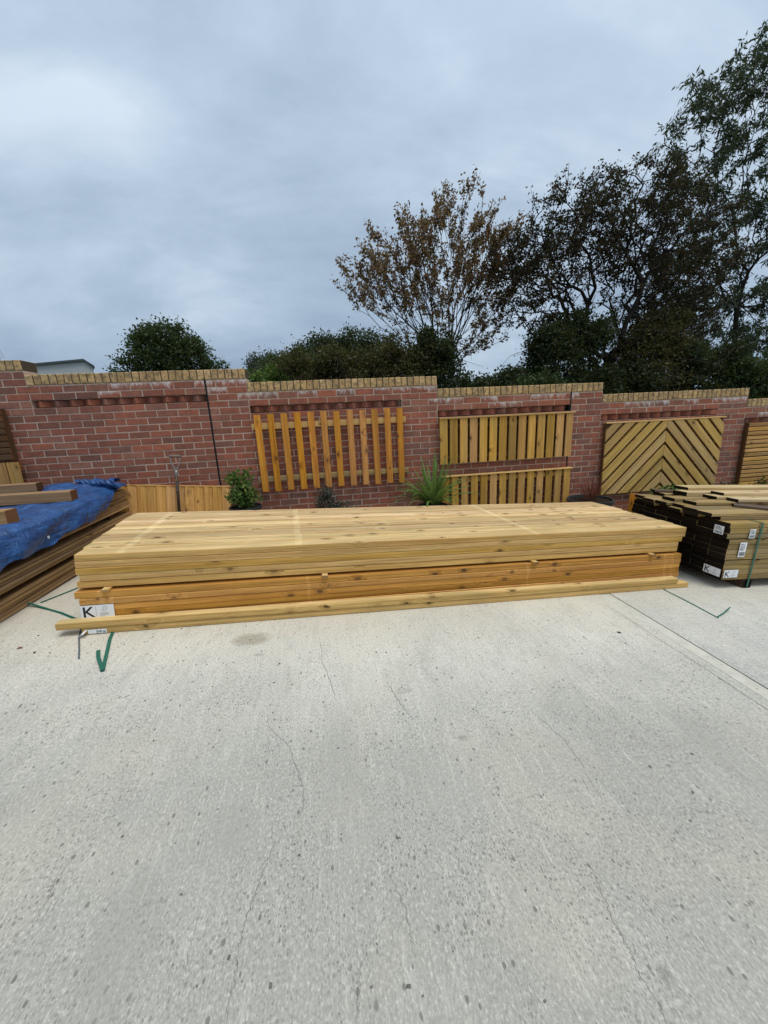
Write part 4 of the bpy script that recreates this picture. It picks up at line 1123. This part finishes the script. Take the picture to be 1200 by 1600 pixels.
# short golden post between the stacks
o = link('short_post', board(0.66, 0.075, 0.075, 'picket', 'end_mid', 0.004), None, upright(6.585, -0.87, gz(6.585), 0.66, RAD(2), RAD(2)))
tag(o, 'short golden post standing at the wall end of the dark ended stack', 'post')

# ------------------------------------------------------------------ leaves and plants
def leaf_array(pos, size, rng, aspect=0.5, droop=0.35, dirs=None, fold=0.25):
    n = len(pos)
    d = rng.normal(size=(n, 3)); d[:, 2] -= droop
    if dirs is not None: d += dirs * 1.2
    d /= np.linalg.norm(d, axis=1)[:, None] + 1e-9
    u = rng.normal(size=(n, 3)); s = np.cross(d, u); s /= np.linalg.norm(s, axis=1)[:, None] + 1e-9
    nn = np.cross(d, s)
    L = (size * rng.uniform(0.6, 1.35, n))[:, None]
    a = pos; tip = pos + d * L
    mid = pos + d * L * 0.45
    l = mid + s * L * aspect * 0.5 + nn * L * fold * 0.3; r = mid - s * L * aspect * 0.5 + nn * L * fold * 0.3
    v = np.stack([a, l, tip, r], 1).reshape(-1, 3)
    f = np.arange(4 * n).reshape(n, 4)
    return v, f

def ell_points(rng, ells, n, shell=0.0):
    w = np.array([e[3] * e[4] * e[5] * (e[6] if len(e) > 6 else 1) for e in ells]); w = w / w.sum()
    out = []
    for e, k in zip(ells, rng.multinomial(n, w)):
        q = rng.normal(size=(k, 3)); q /= np.linalg.norm(q, axis=1)[:, None]
        rad = rng.uniform(shell ** 3, 1, k) ** (1 / 3)
        out.append(q * rad[:, None] * np.array(e[3:6]) + np.array(e[:3]))
    return np.concatenate(out)

def dendrite(rng, root, pts, bf, seg=0.4, jit=0.06, pre=None):
    nodes = [np.array(root, float)]; par = [-1]; path = [0.0]
    if pre:
        for q in pre:
            nodes.append(np.array(q, float)); par.append(len(nodes) - 2); path.append(path[-1] + np.linalg.norm(nodes[-1] - nodes[-2]))
    base = len(nodes) - 1
    order = np.argsort(np.linalg.norm(pts - nodes[base], axis=1))
    cap = len(pts) * 14 + 50
    A = np.zeros((cap, 3)); PL = np.zeros(cap); n = len(nodes)
    A[:n] = nodes; PL[:n] = path; par = par + [0] * (cap - n)
    lo = max(0, base)
    for i in order:
        p = pts[i]
        d = np.linalg.norm(A[lo:n] - p, axis=1)
        k = lo + int(np.argmin(d + bf * PL[lo:n]))
        D = d[k - lo]
        m = max(1, int(D / seg))
        m = min(m, 12)
        prev = k; a = A[k].copy()
        bend = rng.normal(size=3) * D * 0.07
        for s in range(1, m + 1):
            t = s / m
            q = a + (p - a) * t + bend * math.sin(math.pi * t) + (rng.normal(size=3) * jit * min(1, D) if s < m else 0)
            if n >= cap: break
            A[n] = q; par[n] = prev; PL[n] = PL[prev] + np.linalg.norm(q - A[prev]); prev = n; n += 1
    A = A[:n]; par = np.array(par[:n])
    cnt = np.zeros(n); has = np.zeros(n, bool); has[par[1:]] = True
    cnt[~has] = 1
    for i in range(n - 1, 0, -1): cnt[par[i]] += cnt[i]
    return A, par, cnt, ~has

def tubes(A, par, rad, sides=5):
    i = np.arange(1, len(A)); p0 = A[par[i]]; p1 = A[i]; r1 = rad[i]; r0 = np.minimum(rad[par[i]], r1 * 1.5)
    d = p1 - p0; d /= np.linalg.norm(d, axis=1)[:, None] + 1e-9
    a = np.cross(d, np.array([0.31, 0.9, 0.3])); a /= np.linalg.norm(a, axis=1)[:, None] + 1e-9
    b = np.cross(d, a)
    V = []
    for k in range(sides):
        t = 2 * math.pi * k / sides; o = a * math.cos(t) + b * math.sin(t)
        V.append(p0 + o * r0[:, None]); V.append(p1 + o * r1[:, None])
    V = np.stack(V, 1); n = len(i)
    base = (np.arange(n) * 2 * sides)[:, None]
    F = np.concatenate([base + np.array([2 * k, 2 * ((k + 1) % sides), 2 * ((k + 1) % sides) + 1, 2 * k + 1]) for k in range(sides)])
    return V.reshape(-1, 3), F

def tree(name, label, base, ells, seed, ntips, leafm, bark, bf=0.5, leaves=12, size=0.1, aspect=0.5, spread=0.18, rtip=0.006, rexp=0.47, rmax=0.3, pre=None, droop=0.35, group=None, seg=0.4, jit=0.06, bare=None, shell=0.0, cat='tree', flat=1.0, shoots=None):
    rng = np.random.RandomState(seed)
    root = thing(name, label, cat, T(*base), group)
    b = np.array(base)
    pts = ell_points(rng, ells, ntips, shell) - b
    pre = [np.array(q) - b for q in (pre or [])]
    A, par, cnt, tip = dendrite(rng, (0, 0, 0), pts, bf, seg, jit, pre)
    rad = np.minimum(rtip * cnt ** rexp, rmax)
    if shoots:                       # young shoots from every tip, leaves strung along them
        ns, Ls, up, curl = shoots
        tips = np.where(cnt <= 2)[0]
        tips = tips[rng.uniform(size=len(tips)) < 0.8]
        tips = np.repeat(tips, ns)
        d0 = A[tips] - A[par[tips]]; d0 /= np.linalg.norm(d0, axis=1)[:, None] + 1e-9
        d0 = d0 + rng.normal(size=d0.shape) * 0.45 + np.array([0, 0, up]); d0 /= np.linalg.norm(d0, axis=1)[:, None]
        Ln = Ls * rng.uniform(0.4, 1.2, len(tips)); prevp = A[tips]; previ = tips.copy(); LP = []; LD = []
        for q in range(3):
            newp = prevp + d0 * (Ln / 3)[:, None]
            par = np.concatenate([par, previ]); previ = np.arange(len(A), len(A) + len(tips)); A = np.concatenate([A, newp]); rad = np.concatenate([rad, np.full(len(tips), rtip * (0.75 - 0.2 * q))])
            for _ in range(leaves):
                u = rng.uniform(size=(len(tips), 1)); LP.append(prevp + (newp - prevp) * u); LD.append(d0.copy())
            prevp = newp; d0 = d0 + np.array([0, 0, -curl]); d0 /= np.linalg.norm(d0, axis=1)[:, None]
        LP = np.concatenate(LP); LD = np.concatenate(LD)
        keep = rng.uniform(size=len(LP)) < (bare(LP + b) if bare is not None else 1.0)
        LP = LP[keep]; LD = LD[keep]
        V, F = tubes(A, par, rad, 4)
        link('trunk', fast_mesh('trunk', V, F, M[bark], True), root)
        pos = LP + rng.normal(size=LP.shape) * spread * np.array([1, 1, flat])
        v, f = leaf_array(pos, size, rng, aspect, droop, LD * 0.5)
        link('crown', fast_mesh('crown', v, f, M[leafm]), root)
        return root
    V, F = tubes(A, par, rad)
    link('trunk', fast_mesh('trunk', V, F, M[bark], True), root)
    idx = np.where(cnt <= 2)[0]
    if bare is not None: idx = idx[rng.uniform(size=len(idx)) < bare(A[idx] + b)]
    pos = np.repeat(A[idx], leaves, 0); dirs = np.repeat(A[idx] - A[par[idx]], leaves, 0)
    dirs /= np.linalg.norm(dirs, axis=1)[:, None] + 1e-9
    pos = pos + rng.normal(size=pos.shape) * spread * np.array([1, 1, flat]) - dirs * rng.uniform(0, spread * 1.5, len(pos))[:, None]
    v, f = leaf_array(pos, size, rng, aspect, droop, dirs * 0.5)
    link('crown', fast_mesh('crown', v, f, M[leafm]), root)
    return root

def shrub(name, label, base, ells, seed, clumps, per, leafm, size, aspect=0.55, spread=0.2, group=None, stems=12, cat='shrub', shell=0.55, twigs=0):
    rng = np.random.RandomState(seed)
    root = thing(name, label, cat, T(*base), group)
    b = np.array(base)
    c = ell_points(rng, ells, clumps, shell) - b
    A, par, cnt, tip = dendrite(rng, (0, 0, 0), c[rng.permutation(len(c))[:min(len(c), 160)]], 0.6, 0.5, 0.05)
    V, F = tubes(A, par, np.minimum(0.006 * cnt ** 0.5, 0.14), 4)
    link('trunk', fast_mesh('trunk', V, F, M['bark_dark'], True), root)
    k = rng.randint(int(per * 0.5), int(per * 1.5) + 1, len(c))
    pos = np.repeat(c, k, 0); sc = np.repeat(rng.uniform(0.5, 1.4, len(c)), k)
    q = rng.normal(size=pos.shape); q[:, 2] *= 0.7
    pos = pos + q * spread * sc[:, None]
    v, f = leaf_array(pos, size, rng, aspect, 0.2)
    crn = link('crown', fast_mesh('crown', v, f, M[leafm]), root)
    if twigs:
        tm = MB()
        for _ in range(twigs):
            p = c[rng.randint(len(c))] ; d = rng.normal(size=3); d[2] = abs(d[2]) * 0.6; d /= np.linalg.norm(d)
            pts = [p + d * t * rng.uniform(.5, 1.1) + np.array([0, 0, -0.25 * t * t]) + rng.normal(size=3) * .03 for t in (0, .5, 1, 1.5)]
            tm.tube(pts, [.008, .006, .005, .003], 4, cap=False)
        tm.build('twigs', M['bark'], crn)
    return root

GB = -1.9
# trees beyond the wall
tree('maple_tree', 'half bare tree with sparse brown leaves and upright fanning branches', (7.15, 8, GB),
     [(7.3, 8, 6.3, 1.8, 1.5, 1.55), (5.3, 8, 5.7, 1.35, 1.0, 1.05), (4.55, 8, 5.3, .75, .7, .55), (6.0, 8, 6.2, 1.2, 1.1, .95), (7.2, 8, 4.9, 1.9, 1.2, .9), (8.6, 8, 5.9, 1.1, 1.1, 1.6), (5.6, 8, 4.7, 1.3, .9, .6), (8.1, 8, 4.0, 1.0, .9, .6)],
     101, 420, 'leaf_brown', 'bark_dark', bf=0.9, leaves=8, size=0.10, aspect=0.5, spread=0.04, shoots=(2, 0.5, 0.75, 0.0), rtip=0.0055, rexp=0.46, rmax=0.16, pre=[(7.1, 8, 1.2), (7.05, 8, 2.7)], seg=0.35, jit=0.03, droop=0.6)
def haw_bare(P):
    return np.where(P[:, 2] < 3.9, 0.75, 1.0)
tree('hawthorn_tree', 'wide dark tree with crooked limbs and thin brownish foliage', (11.9, 6.5, GB),
     [(10.3, 6.5, 6.1, 1.6, 1.5, 1.2), (12.1, 6.5, 6.4, 1.9, 1.7, 1.35), (13.8, 6.5, 5.5, 1.5, 1.5, 1.7, .6), (9.4, 6.5, 4.8, 1.1, 1.2, 1.2), (13.7, 6.8, 3.9, 1.5, 1.3, 1.0), (11.6, 6.5, 4.9, 1.8, 1.3, .8, .6), (9.6, 6.5, 3.8, 1.0, .9, .7, .7), (8.9, 6.8, 5.6, .8, .8, .9), (14.6, 7.0, 4.6, 1.3, 1.2, 1.6, .6), (12.5, 6.5, 3.6, 1.8, 1.2, .9, .8)],
     102, 1750, 'leaf_haw', 'bark_dark', bf=0.26, leaves=4, size=0.078, aspect=0.6, spread=0.06, flat=0.6, shoots=(3, 0.42, 0.05, 0.05), rtip=0.0075, rexp=0.47, rmax=0.26, pre=[(11.8, 6.5, 0.8), (11.75, 6.5, 2.2)], seg=0.3, jit=0.07, bare=haw_bare)
tree('willow_tree', 'tall green feathery tree rising at the right edge', (21.8, 11, GB),
     [(18.5, 11, 11.6, 1.6, 1.5, 1.9), (19.3, 11, 13.0, 1.2, 1.2, .9), (21.2, 11, 13.0, 2.0, 1.8, 2.2), (22.6, 11, 14.6, 1.6, 1.5, 1.5), (20.6, 11, 9.2, 3.0, 1.9, 2.2), (22.8, 11, 7.0, 2.6, 2.0, 2.4), (19.7, 11, 6.0, 1.9, 1.6, 1.5), (17.9, 11, 9.6, .9, .9, .8), (24.5, 11, 11, 2, 2, 3), (18.6, 11.3, 7.6, 1.5, 1.3, 1.2), (20.5, 11.3, 4.0, 2.6, 1.6, 1.4), (24, 11, 4.6, 2, 1.6, 1.8)],
     103, 700, 'leaf_willow', 'bark_dark', bf=0.7, leaves=7, size=0.21, aspect=0.28, spread=0.06, shoots=(3, 0.75, 0.35, 0.45), rtip=0.007, rexp=0.47, rmax=0.28, pre=[(21.7, 11, 1.5), (21.5, 11, 3.5), (21.3, 11, 5.5)], seg=0.45, jit=0.05, droop=0.9)
tree('round_tree', 'rounded dark green tree standing alone beyond the left wall', (-8.7, 28, GB),
     [(-8.3, 28, 7.2, 2.6, 2.3, 2.25), (-9.7, 28, 6.9, 1.6, 1.7, 1.9), (-6.5, 28, 6.6, 1.5, 1.5, 1.7), (-11.6, 28, 5.9, 1.2, 1.2, 1.0), (-4.9, 28, 5.6, .9, .9, .9), (-8.3, 28, 4.8, 3.3, 2.2, 1.2)],
     104, 900, 'leaf_green', 'bark_dark', bf=0.5, leaves=34, size=0.20, aspect=0.6, spread=0.24, rtip=0.012, rmax=0.35, pre=[(-8.6, 28, 1.5), (-8.5, 28, 3.4)], seg=0.7)
HG = 'trees of the wooded rise beyond the wall'
tree('pale_tree', 'pale grey green tree at the left end of the wooded rise', (-1.3, 27, GB), [(-1.2, 27, 5.6, 1.4, 1.3, 1.25), (-0.4, 27, 5.2, 1.2, 1.2, 1.0)], 105, 300, 'leaf_grey', 'bark_dark', leaves=34, size=0.17, spread=0.22, rmax=0.2, group=HG, seg=0.7)
tree('round_bush_tree', 'mid green bushy tree low on the wooded rise', (0.6, 24, GB), [(0.5, 24, 4.9, 1.9, 1.6, 1.35), (-1.3, 24, 4.3, 1.3, 1.2, .9), (2.0, 24, 5.0, 1.3, 1.2, 1.2)], 106, 460, 'leaf_green', 'bark_dark', leaves=34, size=0.18, spread=0.22, rmax=0.2, group=HG, seg=0.7)
tree('dark_tree', 'dark green tree in the middle of the wooded rise', (3.0, 29, GB), [(2.9, 29, 6.9, 2.0, 1.8, 1.7), (1.4, 29, 6.2, 1.4, 1.4, 1.3), (4.5, 29, 6.5, 1.6, 1.5, 2.0)], 107, 460, 'leaf_dark', 'bark_dark', leaves=36, size=0.2, spread=0.26, rmax=0.2, group=HG, seg=0.7)
tree('dark_tree', 'dark green tree at the right of the wooded rise behind the brown tree', (6.3, 28, GB), [(6.2, 28, 6.8, 2.2, 1.8, 1.8), (8.2, 28, 6.0, 1.8, 1.6, 1.5)], 108, 440, 'leaf_dark', 'bark_dark', leaves=36, size=0.2, spread=0.26, rmax=0.2, group=HG, seg=0.7)
HL = 'shrubs close behind the wall'
def row_shrubs():
    L = [  # x, y, half width, top z, leaf, label
        (1.9, 8.0, 1.1, 3.15, 'leaf_bright', 'light green shrub just behind the wall at the left of the shrubs', 900),
        (3.1, 7.4, 1.2, 3.45, 'leaf_olive', 'olive shrub second from the left behind the wall', 900),
        (4.3, 7.2, 1.25, 3.75, 'leaf_olive', 'twiggy olive brown shrub below the left side of the brown tree', 1000),
        (5.6, 7.0, 1.2, 3.80, 'leaf_olive', 'rusty olive shrub directly left of the brown tree trunk', 1000),
        (6.5, 6.8, .95, 3.75, 'leaf_dark', 'dark ivy like shrub around the foot of the brown tree', 900),
        (7.5, 6.0, 1.0, 2.55, 'leaf_dark', 'low dark shrub right of the brown tree below the sky gap', 700),
        (8.7, 6.2, .9, 2.75, 'leaf_green', 'dark shrub below the left limbs of the crooked tree', 900),
        (9.9, 6.0, 1.1, 4.15, 'leaf_dark', 'tall dark shrub left of the crooked tree trunk', 1200),
        (8.6, 4.8, .75, 2.35, 'leaf_green', 'small green shrub peeping over the wall left of the crooked trunk', 500),
        (11.2, 5.8, 1.1, 2.6, 'leaf_dark', 'dark shrub in front of the crooked tree trunk', 1000),
        (12.8, 6.0, 1.2, 4.2, 'leaf_olive', 'dark shrub right of the crooked tree trunk', 1200),
        (14.2, 5.6, 1.0, 3.2, 'leaf_dark', 'dark shrub behind the chevron panel end of the wall', 900),
        (15.6, 5.2, 1.1, 2.5, 'leaf_green', 'green shrub at the far right behind the wall', 900),
        (17.2, 6.2, 1.4, 3.0, 'leaf_green', 'green shrub outside the right edge below the tall feathery tree', 900)]
    for i, (x, y, hw, zt, lf, lab, cl) in enumerate(L):
        rg = random.Random(500 + i)
        el = [(x, y, (zt + 0.6) / 2, hw, hw * .8, (zt - 0.6) / 2)]
        el[0] = (x, y, (zt - 0.3 + 0.4) / 2, hw, hw * .8, (zt - 0.7) / 2)
        for _ in range(7):
            q = rg.uniform(.18, .42) * hw
            el.append((x + rg.uniform(-.85, .85) * hw, y + rg.uniform(-.5, .3) * hw, zt - q * rg.uniform(.6, 2.2), q, q, q * rg.uniform(.7, 1.2), 2.0))
        shrub('shrub', lab, (x, y, GB), el, 600 + i, cl, 26, lf, 0.085, 0.55, 0.11, HL, twigs=(70 if lf == 'leaf_olive' else 24))
row_shrubs()

# far warehouse
wh = thing('warehouse', 'pale metal clad warehouse gable far behind the left wall', 'building', T(-31.4, 60, GB) @ R(RAD(31), 'Z') @ T(-2.6, 0, 0))
m = MB()
def gable(x0, xa, x1, z_e, z_a, z_f, y0, y1, zb):
    m = MB()
    m.add([(x0, y0, zb), (x1, y0, zb), (x1, y0, z_f), (xa, y0, z_a), (x0, y0, z_e), (x0, y1, zb), (x1, y1, zb), (x1, y1, z_f), (xa, y1, z_a), (x0, y1, z_e)],
          [(0, 1, 2, 3, 4), (9, 8, 7, 6, 5), (1, 6, 7, 2), (0, 4, 9, 5)])
    return m
whw = gable(-3.0, 2.6, 3.55, 12.95, 13.85, 13.05, 0, 16, 0).build('wall', M['cladding'], wh)
for i in range(26):
    x = -2.9 + 6.4 * i / 25
    zt = 12.95 + (x + 3) / 5.6 * .9 if x < 2.6 else 13.85 - (x - 2.6) / .95 * .8
    r_ = MB(); r_.box(x - .05, x + .05, -0.05, 0.0, 8, zt - .1); r_.build('cladding_rib', M['cladding'], whw)
m = MB()
for a, b in (((-3.3, 12.9), (2.6, 13.85)), ((2.6, 13.85), (3.75, 12.95))):
    m.add([(a[0], -.35, a[1] - .05), (b[0], -.35, b[1] - .05), (b[0], -.35, b[1] + .22), (a[0], -.35, a[1] + .22), (a[0], 16, a[1] + .1), (b[0], 16, b[1] + .1), (b[0], 16, b[1] + .35), (a[0], 16, a[1] + .35)],
          [(0, 1, 2, 3), (3, 2, 6, 7), (4, 7, 6, 5), (0, 4, 5, 1)])
m.build('roof', M['fascia'], wh)
m = MB(); m.box(-16, 1.6, 16, 40, 0, 13.2); 
m.add([(-16.3, 15.7, 13.15), (1.9, 15.7, 13.15), (1.9, 30, 16.6), (-16.3, 30, 16.6), (-16.3, 15.7, 13.3), (1.9, 15.7, 13.3), (1.9, 30, 16.75), (-16.3, 30, 16.75)], [(0, 3, 2, 1), (4, 5, 6, 7), (0, 1, 5, 4), (1, 2, 6, 5), (3, 0, 4, 7)], 1)
m.build('rear_hall', [M['cladding'], M['roof_sheet']], wh)
# bare twig tip at the far left edge
tree('bare_tree', 'tips of a bare tree at the left edge above the wall', (-16.5, 22, GB), [(-16.8, 22, 6.2, 1.4, 1.2, .7), (-17.5, 22, 5.2, 1.2, 1, 1)], 120, 160, 'leaf_brown', 'bark_dark', leaves=1, size=0.1, spread=0.1, rmax=0.15, pre=[(-16.6, 22, 2.5)])

# ------------------------------------------------------------------ potted plants along the wall
def pot(root, r, h):
    m = MB(); m.lathe([(r * .78, 0), (r * .8, 0.004), (r * .98, h - .03), (r * 1.06, h - .03), (r * 1.06, h), (r * .98, h), (r * .96, h - .03)], 28)
    po = m.build('pot', M['pot'], root, smooth=False)
    m = MB(); m.lathe([(r * .965, h - .028), (r * .5, h - .02), (0.001, h - .015)], 20); m.build('compost', M['compost'], po)
def arc_leaf(m, p0, yaw, L, wid, up, curl, rng, n=7):
    vs = []; fs = []
    p = Vector(p0); ang = up
    for i in range(n + 1):
        t = i / n
        w = wid * (0.55 + 0.9 * t if t < .4 else 0.91 * (1 - (t - .4) / .6) ** .8 + .02) * .5
        s = Vector((-math.sin(yaw), math.cos(yaw), 0))
        vs += [p - s * w + Vector((0, 0, w * .5)), p, p + s * w + Vector((0, 0, w * .5))]
        d = Vector((math.cos(yaw) * math.cos(ang), math.sin(yaw) * math.cos(ang), math.sin(ang)))
        p = p + d * (L / n); ang -= curl / n * (0.4 + 1.4 * t)
    for i in range(n):
        a = 3 * i; fs += [(a, a + 1, a + 4, a + 3), (a + 1, a + 2, a + 5, a + 4)]
    m.add(vs, fs)
PGp = 'potted plants along the foot of the wall'
# leafy shrub
x, y = 2.13, -0.33
r_ = thing('potted_shrub', 'bushy bright green shrub in a dark pot left of the pickets', 'plant', T(x, y, gz(x)), PGp)
pot(r_, 0.17, 0.44)
rng = np.random.RandomState(31)
c = ell_points(rng, [(0, 0, .55, .17, .15, .12), (-.03, 0, .70, .13, .12, .12), (-.10, 0, .78, .05, .05, .06), (.06, 0, .77, .07, .06, .07)], 120)
A, par, cnt, tip = dendrite(rng, (0, 0, .42), c, .6, .1, .01); V, F = tubes(A, par, np.minimum(.0025 * cnt ** .5, .012), 4)
link('stem', fast_mesh('stem', V, F, M['bark'], True), r_)
pos = np.repeat(c, 9, 0) + rng.normal(size=(len(c) * 9, 3)) * .022
v, f = leaf_array(pos, .050, rng, .5, -0.1); link('foliage', fast_mesh('foliage', v, f, M['leaf_bright']), r_)
# grey trailing plant
x, y = 3.10, -0.33
r_ = thing('grey_plant', 'grey green plant with small trailing leaves below the pickets', 'plant', T(x, y, gz(x)), PGp)
pot(r_, 0.15, 0.36)
c = ell_points(rng, [(-.08, 0, .50, .12, .10, .13), (.06, -.02, .42, .16, .12, .06), (.16, -.05, .40, .12, .08, .04), (-.02, 0, .58, .10, .06, .08)], 150)
A, par, cnt, tip = dendrite(rng, (0, 0, .34), c, .6, .1, .01); V, F = tubes(A, par, np.minimum(.002 * cnt ** .5, .008), 4)
link('stem', fast_mesh('stem', V, F, M['bark'], True), r_)
pos = np.repeat(c, 10, 0) + rng.normal(size=(len(c) * 10, 3)) * .022
v, f = leaf_array(pos, .030, rng, .4, 0.0); link('foliage', fast_mesh('foliage', v, f, M['leaf_grey']), r_)
# strap-leaved plant
x, y = 4.33, -0.34
r_ = thing('cordyline', 'green strap leaved plant fanning out of a dark pot', 'plant', T(x, y, gz(x)), PGp)
pot(r_, 0.18, 0.43)
rg = random.Random(9)
for i in range(66):
    m = MB(); yw = rg.uniform(0, 6.28); up = rg.uniform(.55, 1.5)
    arc_leaf(m, (.02 * math.cos(yw), .02 * math.sin(yw), .42), yw, rg.uniform(.48, .68) * (1.05 if up > 1 else .95), rg.uniform(.036, .050), up, rg.uniform(.1, .6) if up > 1.05 else rg.uniform(.7, 1.7), rg)
    m.build('strap_leaf', M['leaf_strap'], r_)
# red grass
x, y = 6.42, -0.36
r_ = thing('red_grass', 'dark red grass like plant in a wide dark bowl', 'plant', T(x, y, gz(x)), PGp)
pot(r_, 0.26, 0.50)
m = MB()
for i in range(120):
    yw = rg.uniform(0, 6.28); up = rg.uniform(.7, 1.5)
    arc_leaf(m, (.06 * math.cos(yw) * rg.random(), .06 * math.sin(yw), .49), yw, rg.uniform(.22, .42), .006, up, rg.uniform(.1, .9), rg, 5)
m.build('blades', M['leaf_red'], r_)
# low plants between the right stack and the wall
def low_plant(x, y, z0, ells, n, k, size, mat, label, seed):
    rng = np.random.RandomState(seed)
    r_ = thing('low_plant', label, 'plant', T(x, y, gz(x)), PGp)
    c = ell_points(rng, ells, n)
    A, par, cnt, tip = dendrite(rng, (0, 0, 0), c, .6, .12, .01); V, F = tubes(A, par, np.minimum(.003 * cnt ** .5, .015), 4)
    link('stem', fast_mesh('stem', V, F, M['bark'], True), r_)
    pos = np.repeat(c, k, 0) + rng.normal(size=(len(c) * k, 3)) * .03
    v, f = leaf_array(pos, size, rng, .5, 0.0); link('foliage', fast_mesh('foliage', v, f, M[mat]), r_)
low_plant(7.50, -0.45, 0, [(0, 0, .56, .22, .16, .10), (-.12, 0, .54, .12, .1, .08)], 110, 9, .05, 'leaf_bright', 'leafy green plant below the chevron centre, behind the planks', 71)
low_plant(8.42, -0.45, 0, [(0, 0, .62, .20, .14, .07)], 70, 7, .035, 'leaf_olive', 'dull low plant below the right end of the chevron panel', 72)
low_plant(8.95, -0.45, 0, [(0, 0, .66, .18, .14, .10)], 80, 7, .035, 'leaf_olive', 'dull low plant below the panel of narrow slats', 73)

# two dead leaves and a chip near the boards
for i, (x, y, s, lab) in enumerate(((1.16, -2.37, .018, 'brown dead leaf on the concrete left of the loose boards'), (1.28, -2.43, .012, 'small dark chip of bark below the overhanging board'), (5.02, -2.62, .018, 'black scrap on the concrete near the slab joint'))):
    m = MB(); m.add([(-s, 0, .002), (-.2 * s, -.5 * s, .006), (s, 0, .003), (-.1 * s, .5 * s, .007), (0, 0, .001)], [(0, 1, 4), (1, 2, 4), (2, 3, 4), (3, 0, 4)])
    o = m.build(['dead_leaf', 'bark_chip', 'scrap'][i], M[['end_mid', 'end_brown', 'sealant'][i]], None, T(x, y, gz(x) + .001) @ R(.5 + i, 'Z'))
    tag(o, lab, ['leaf', 'chip', 'scrap'][i])
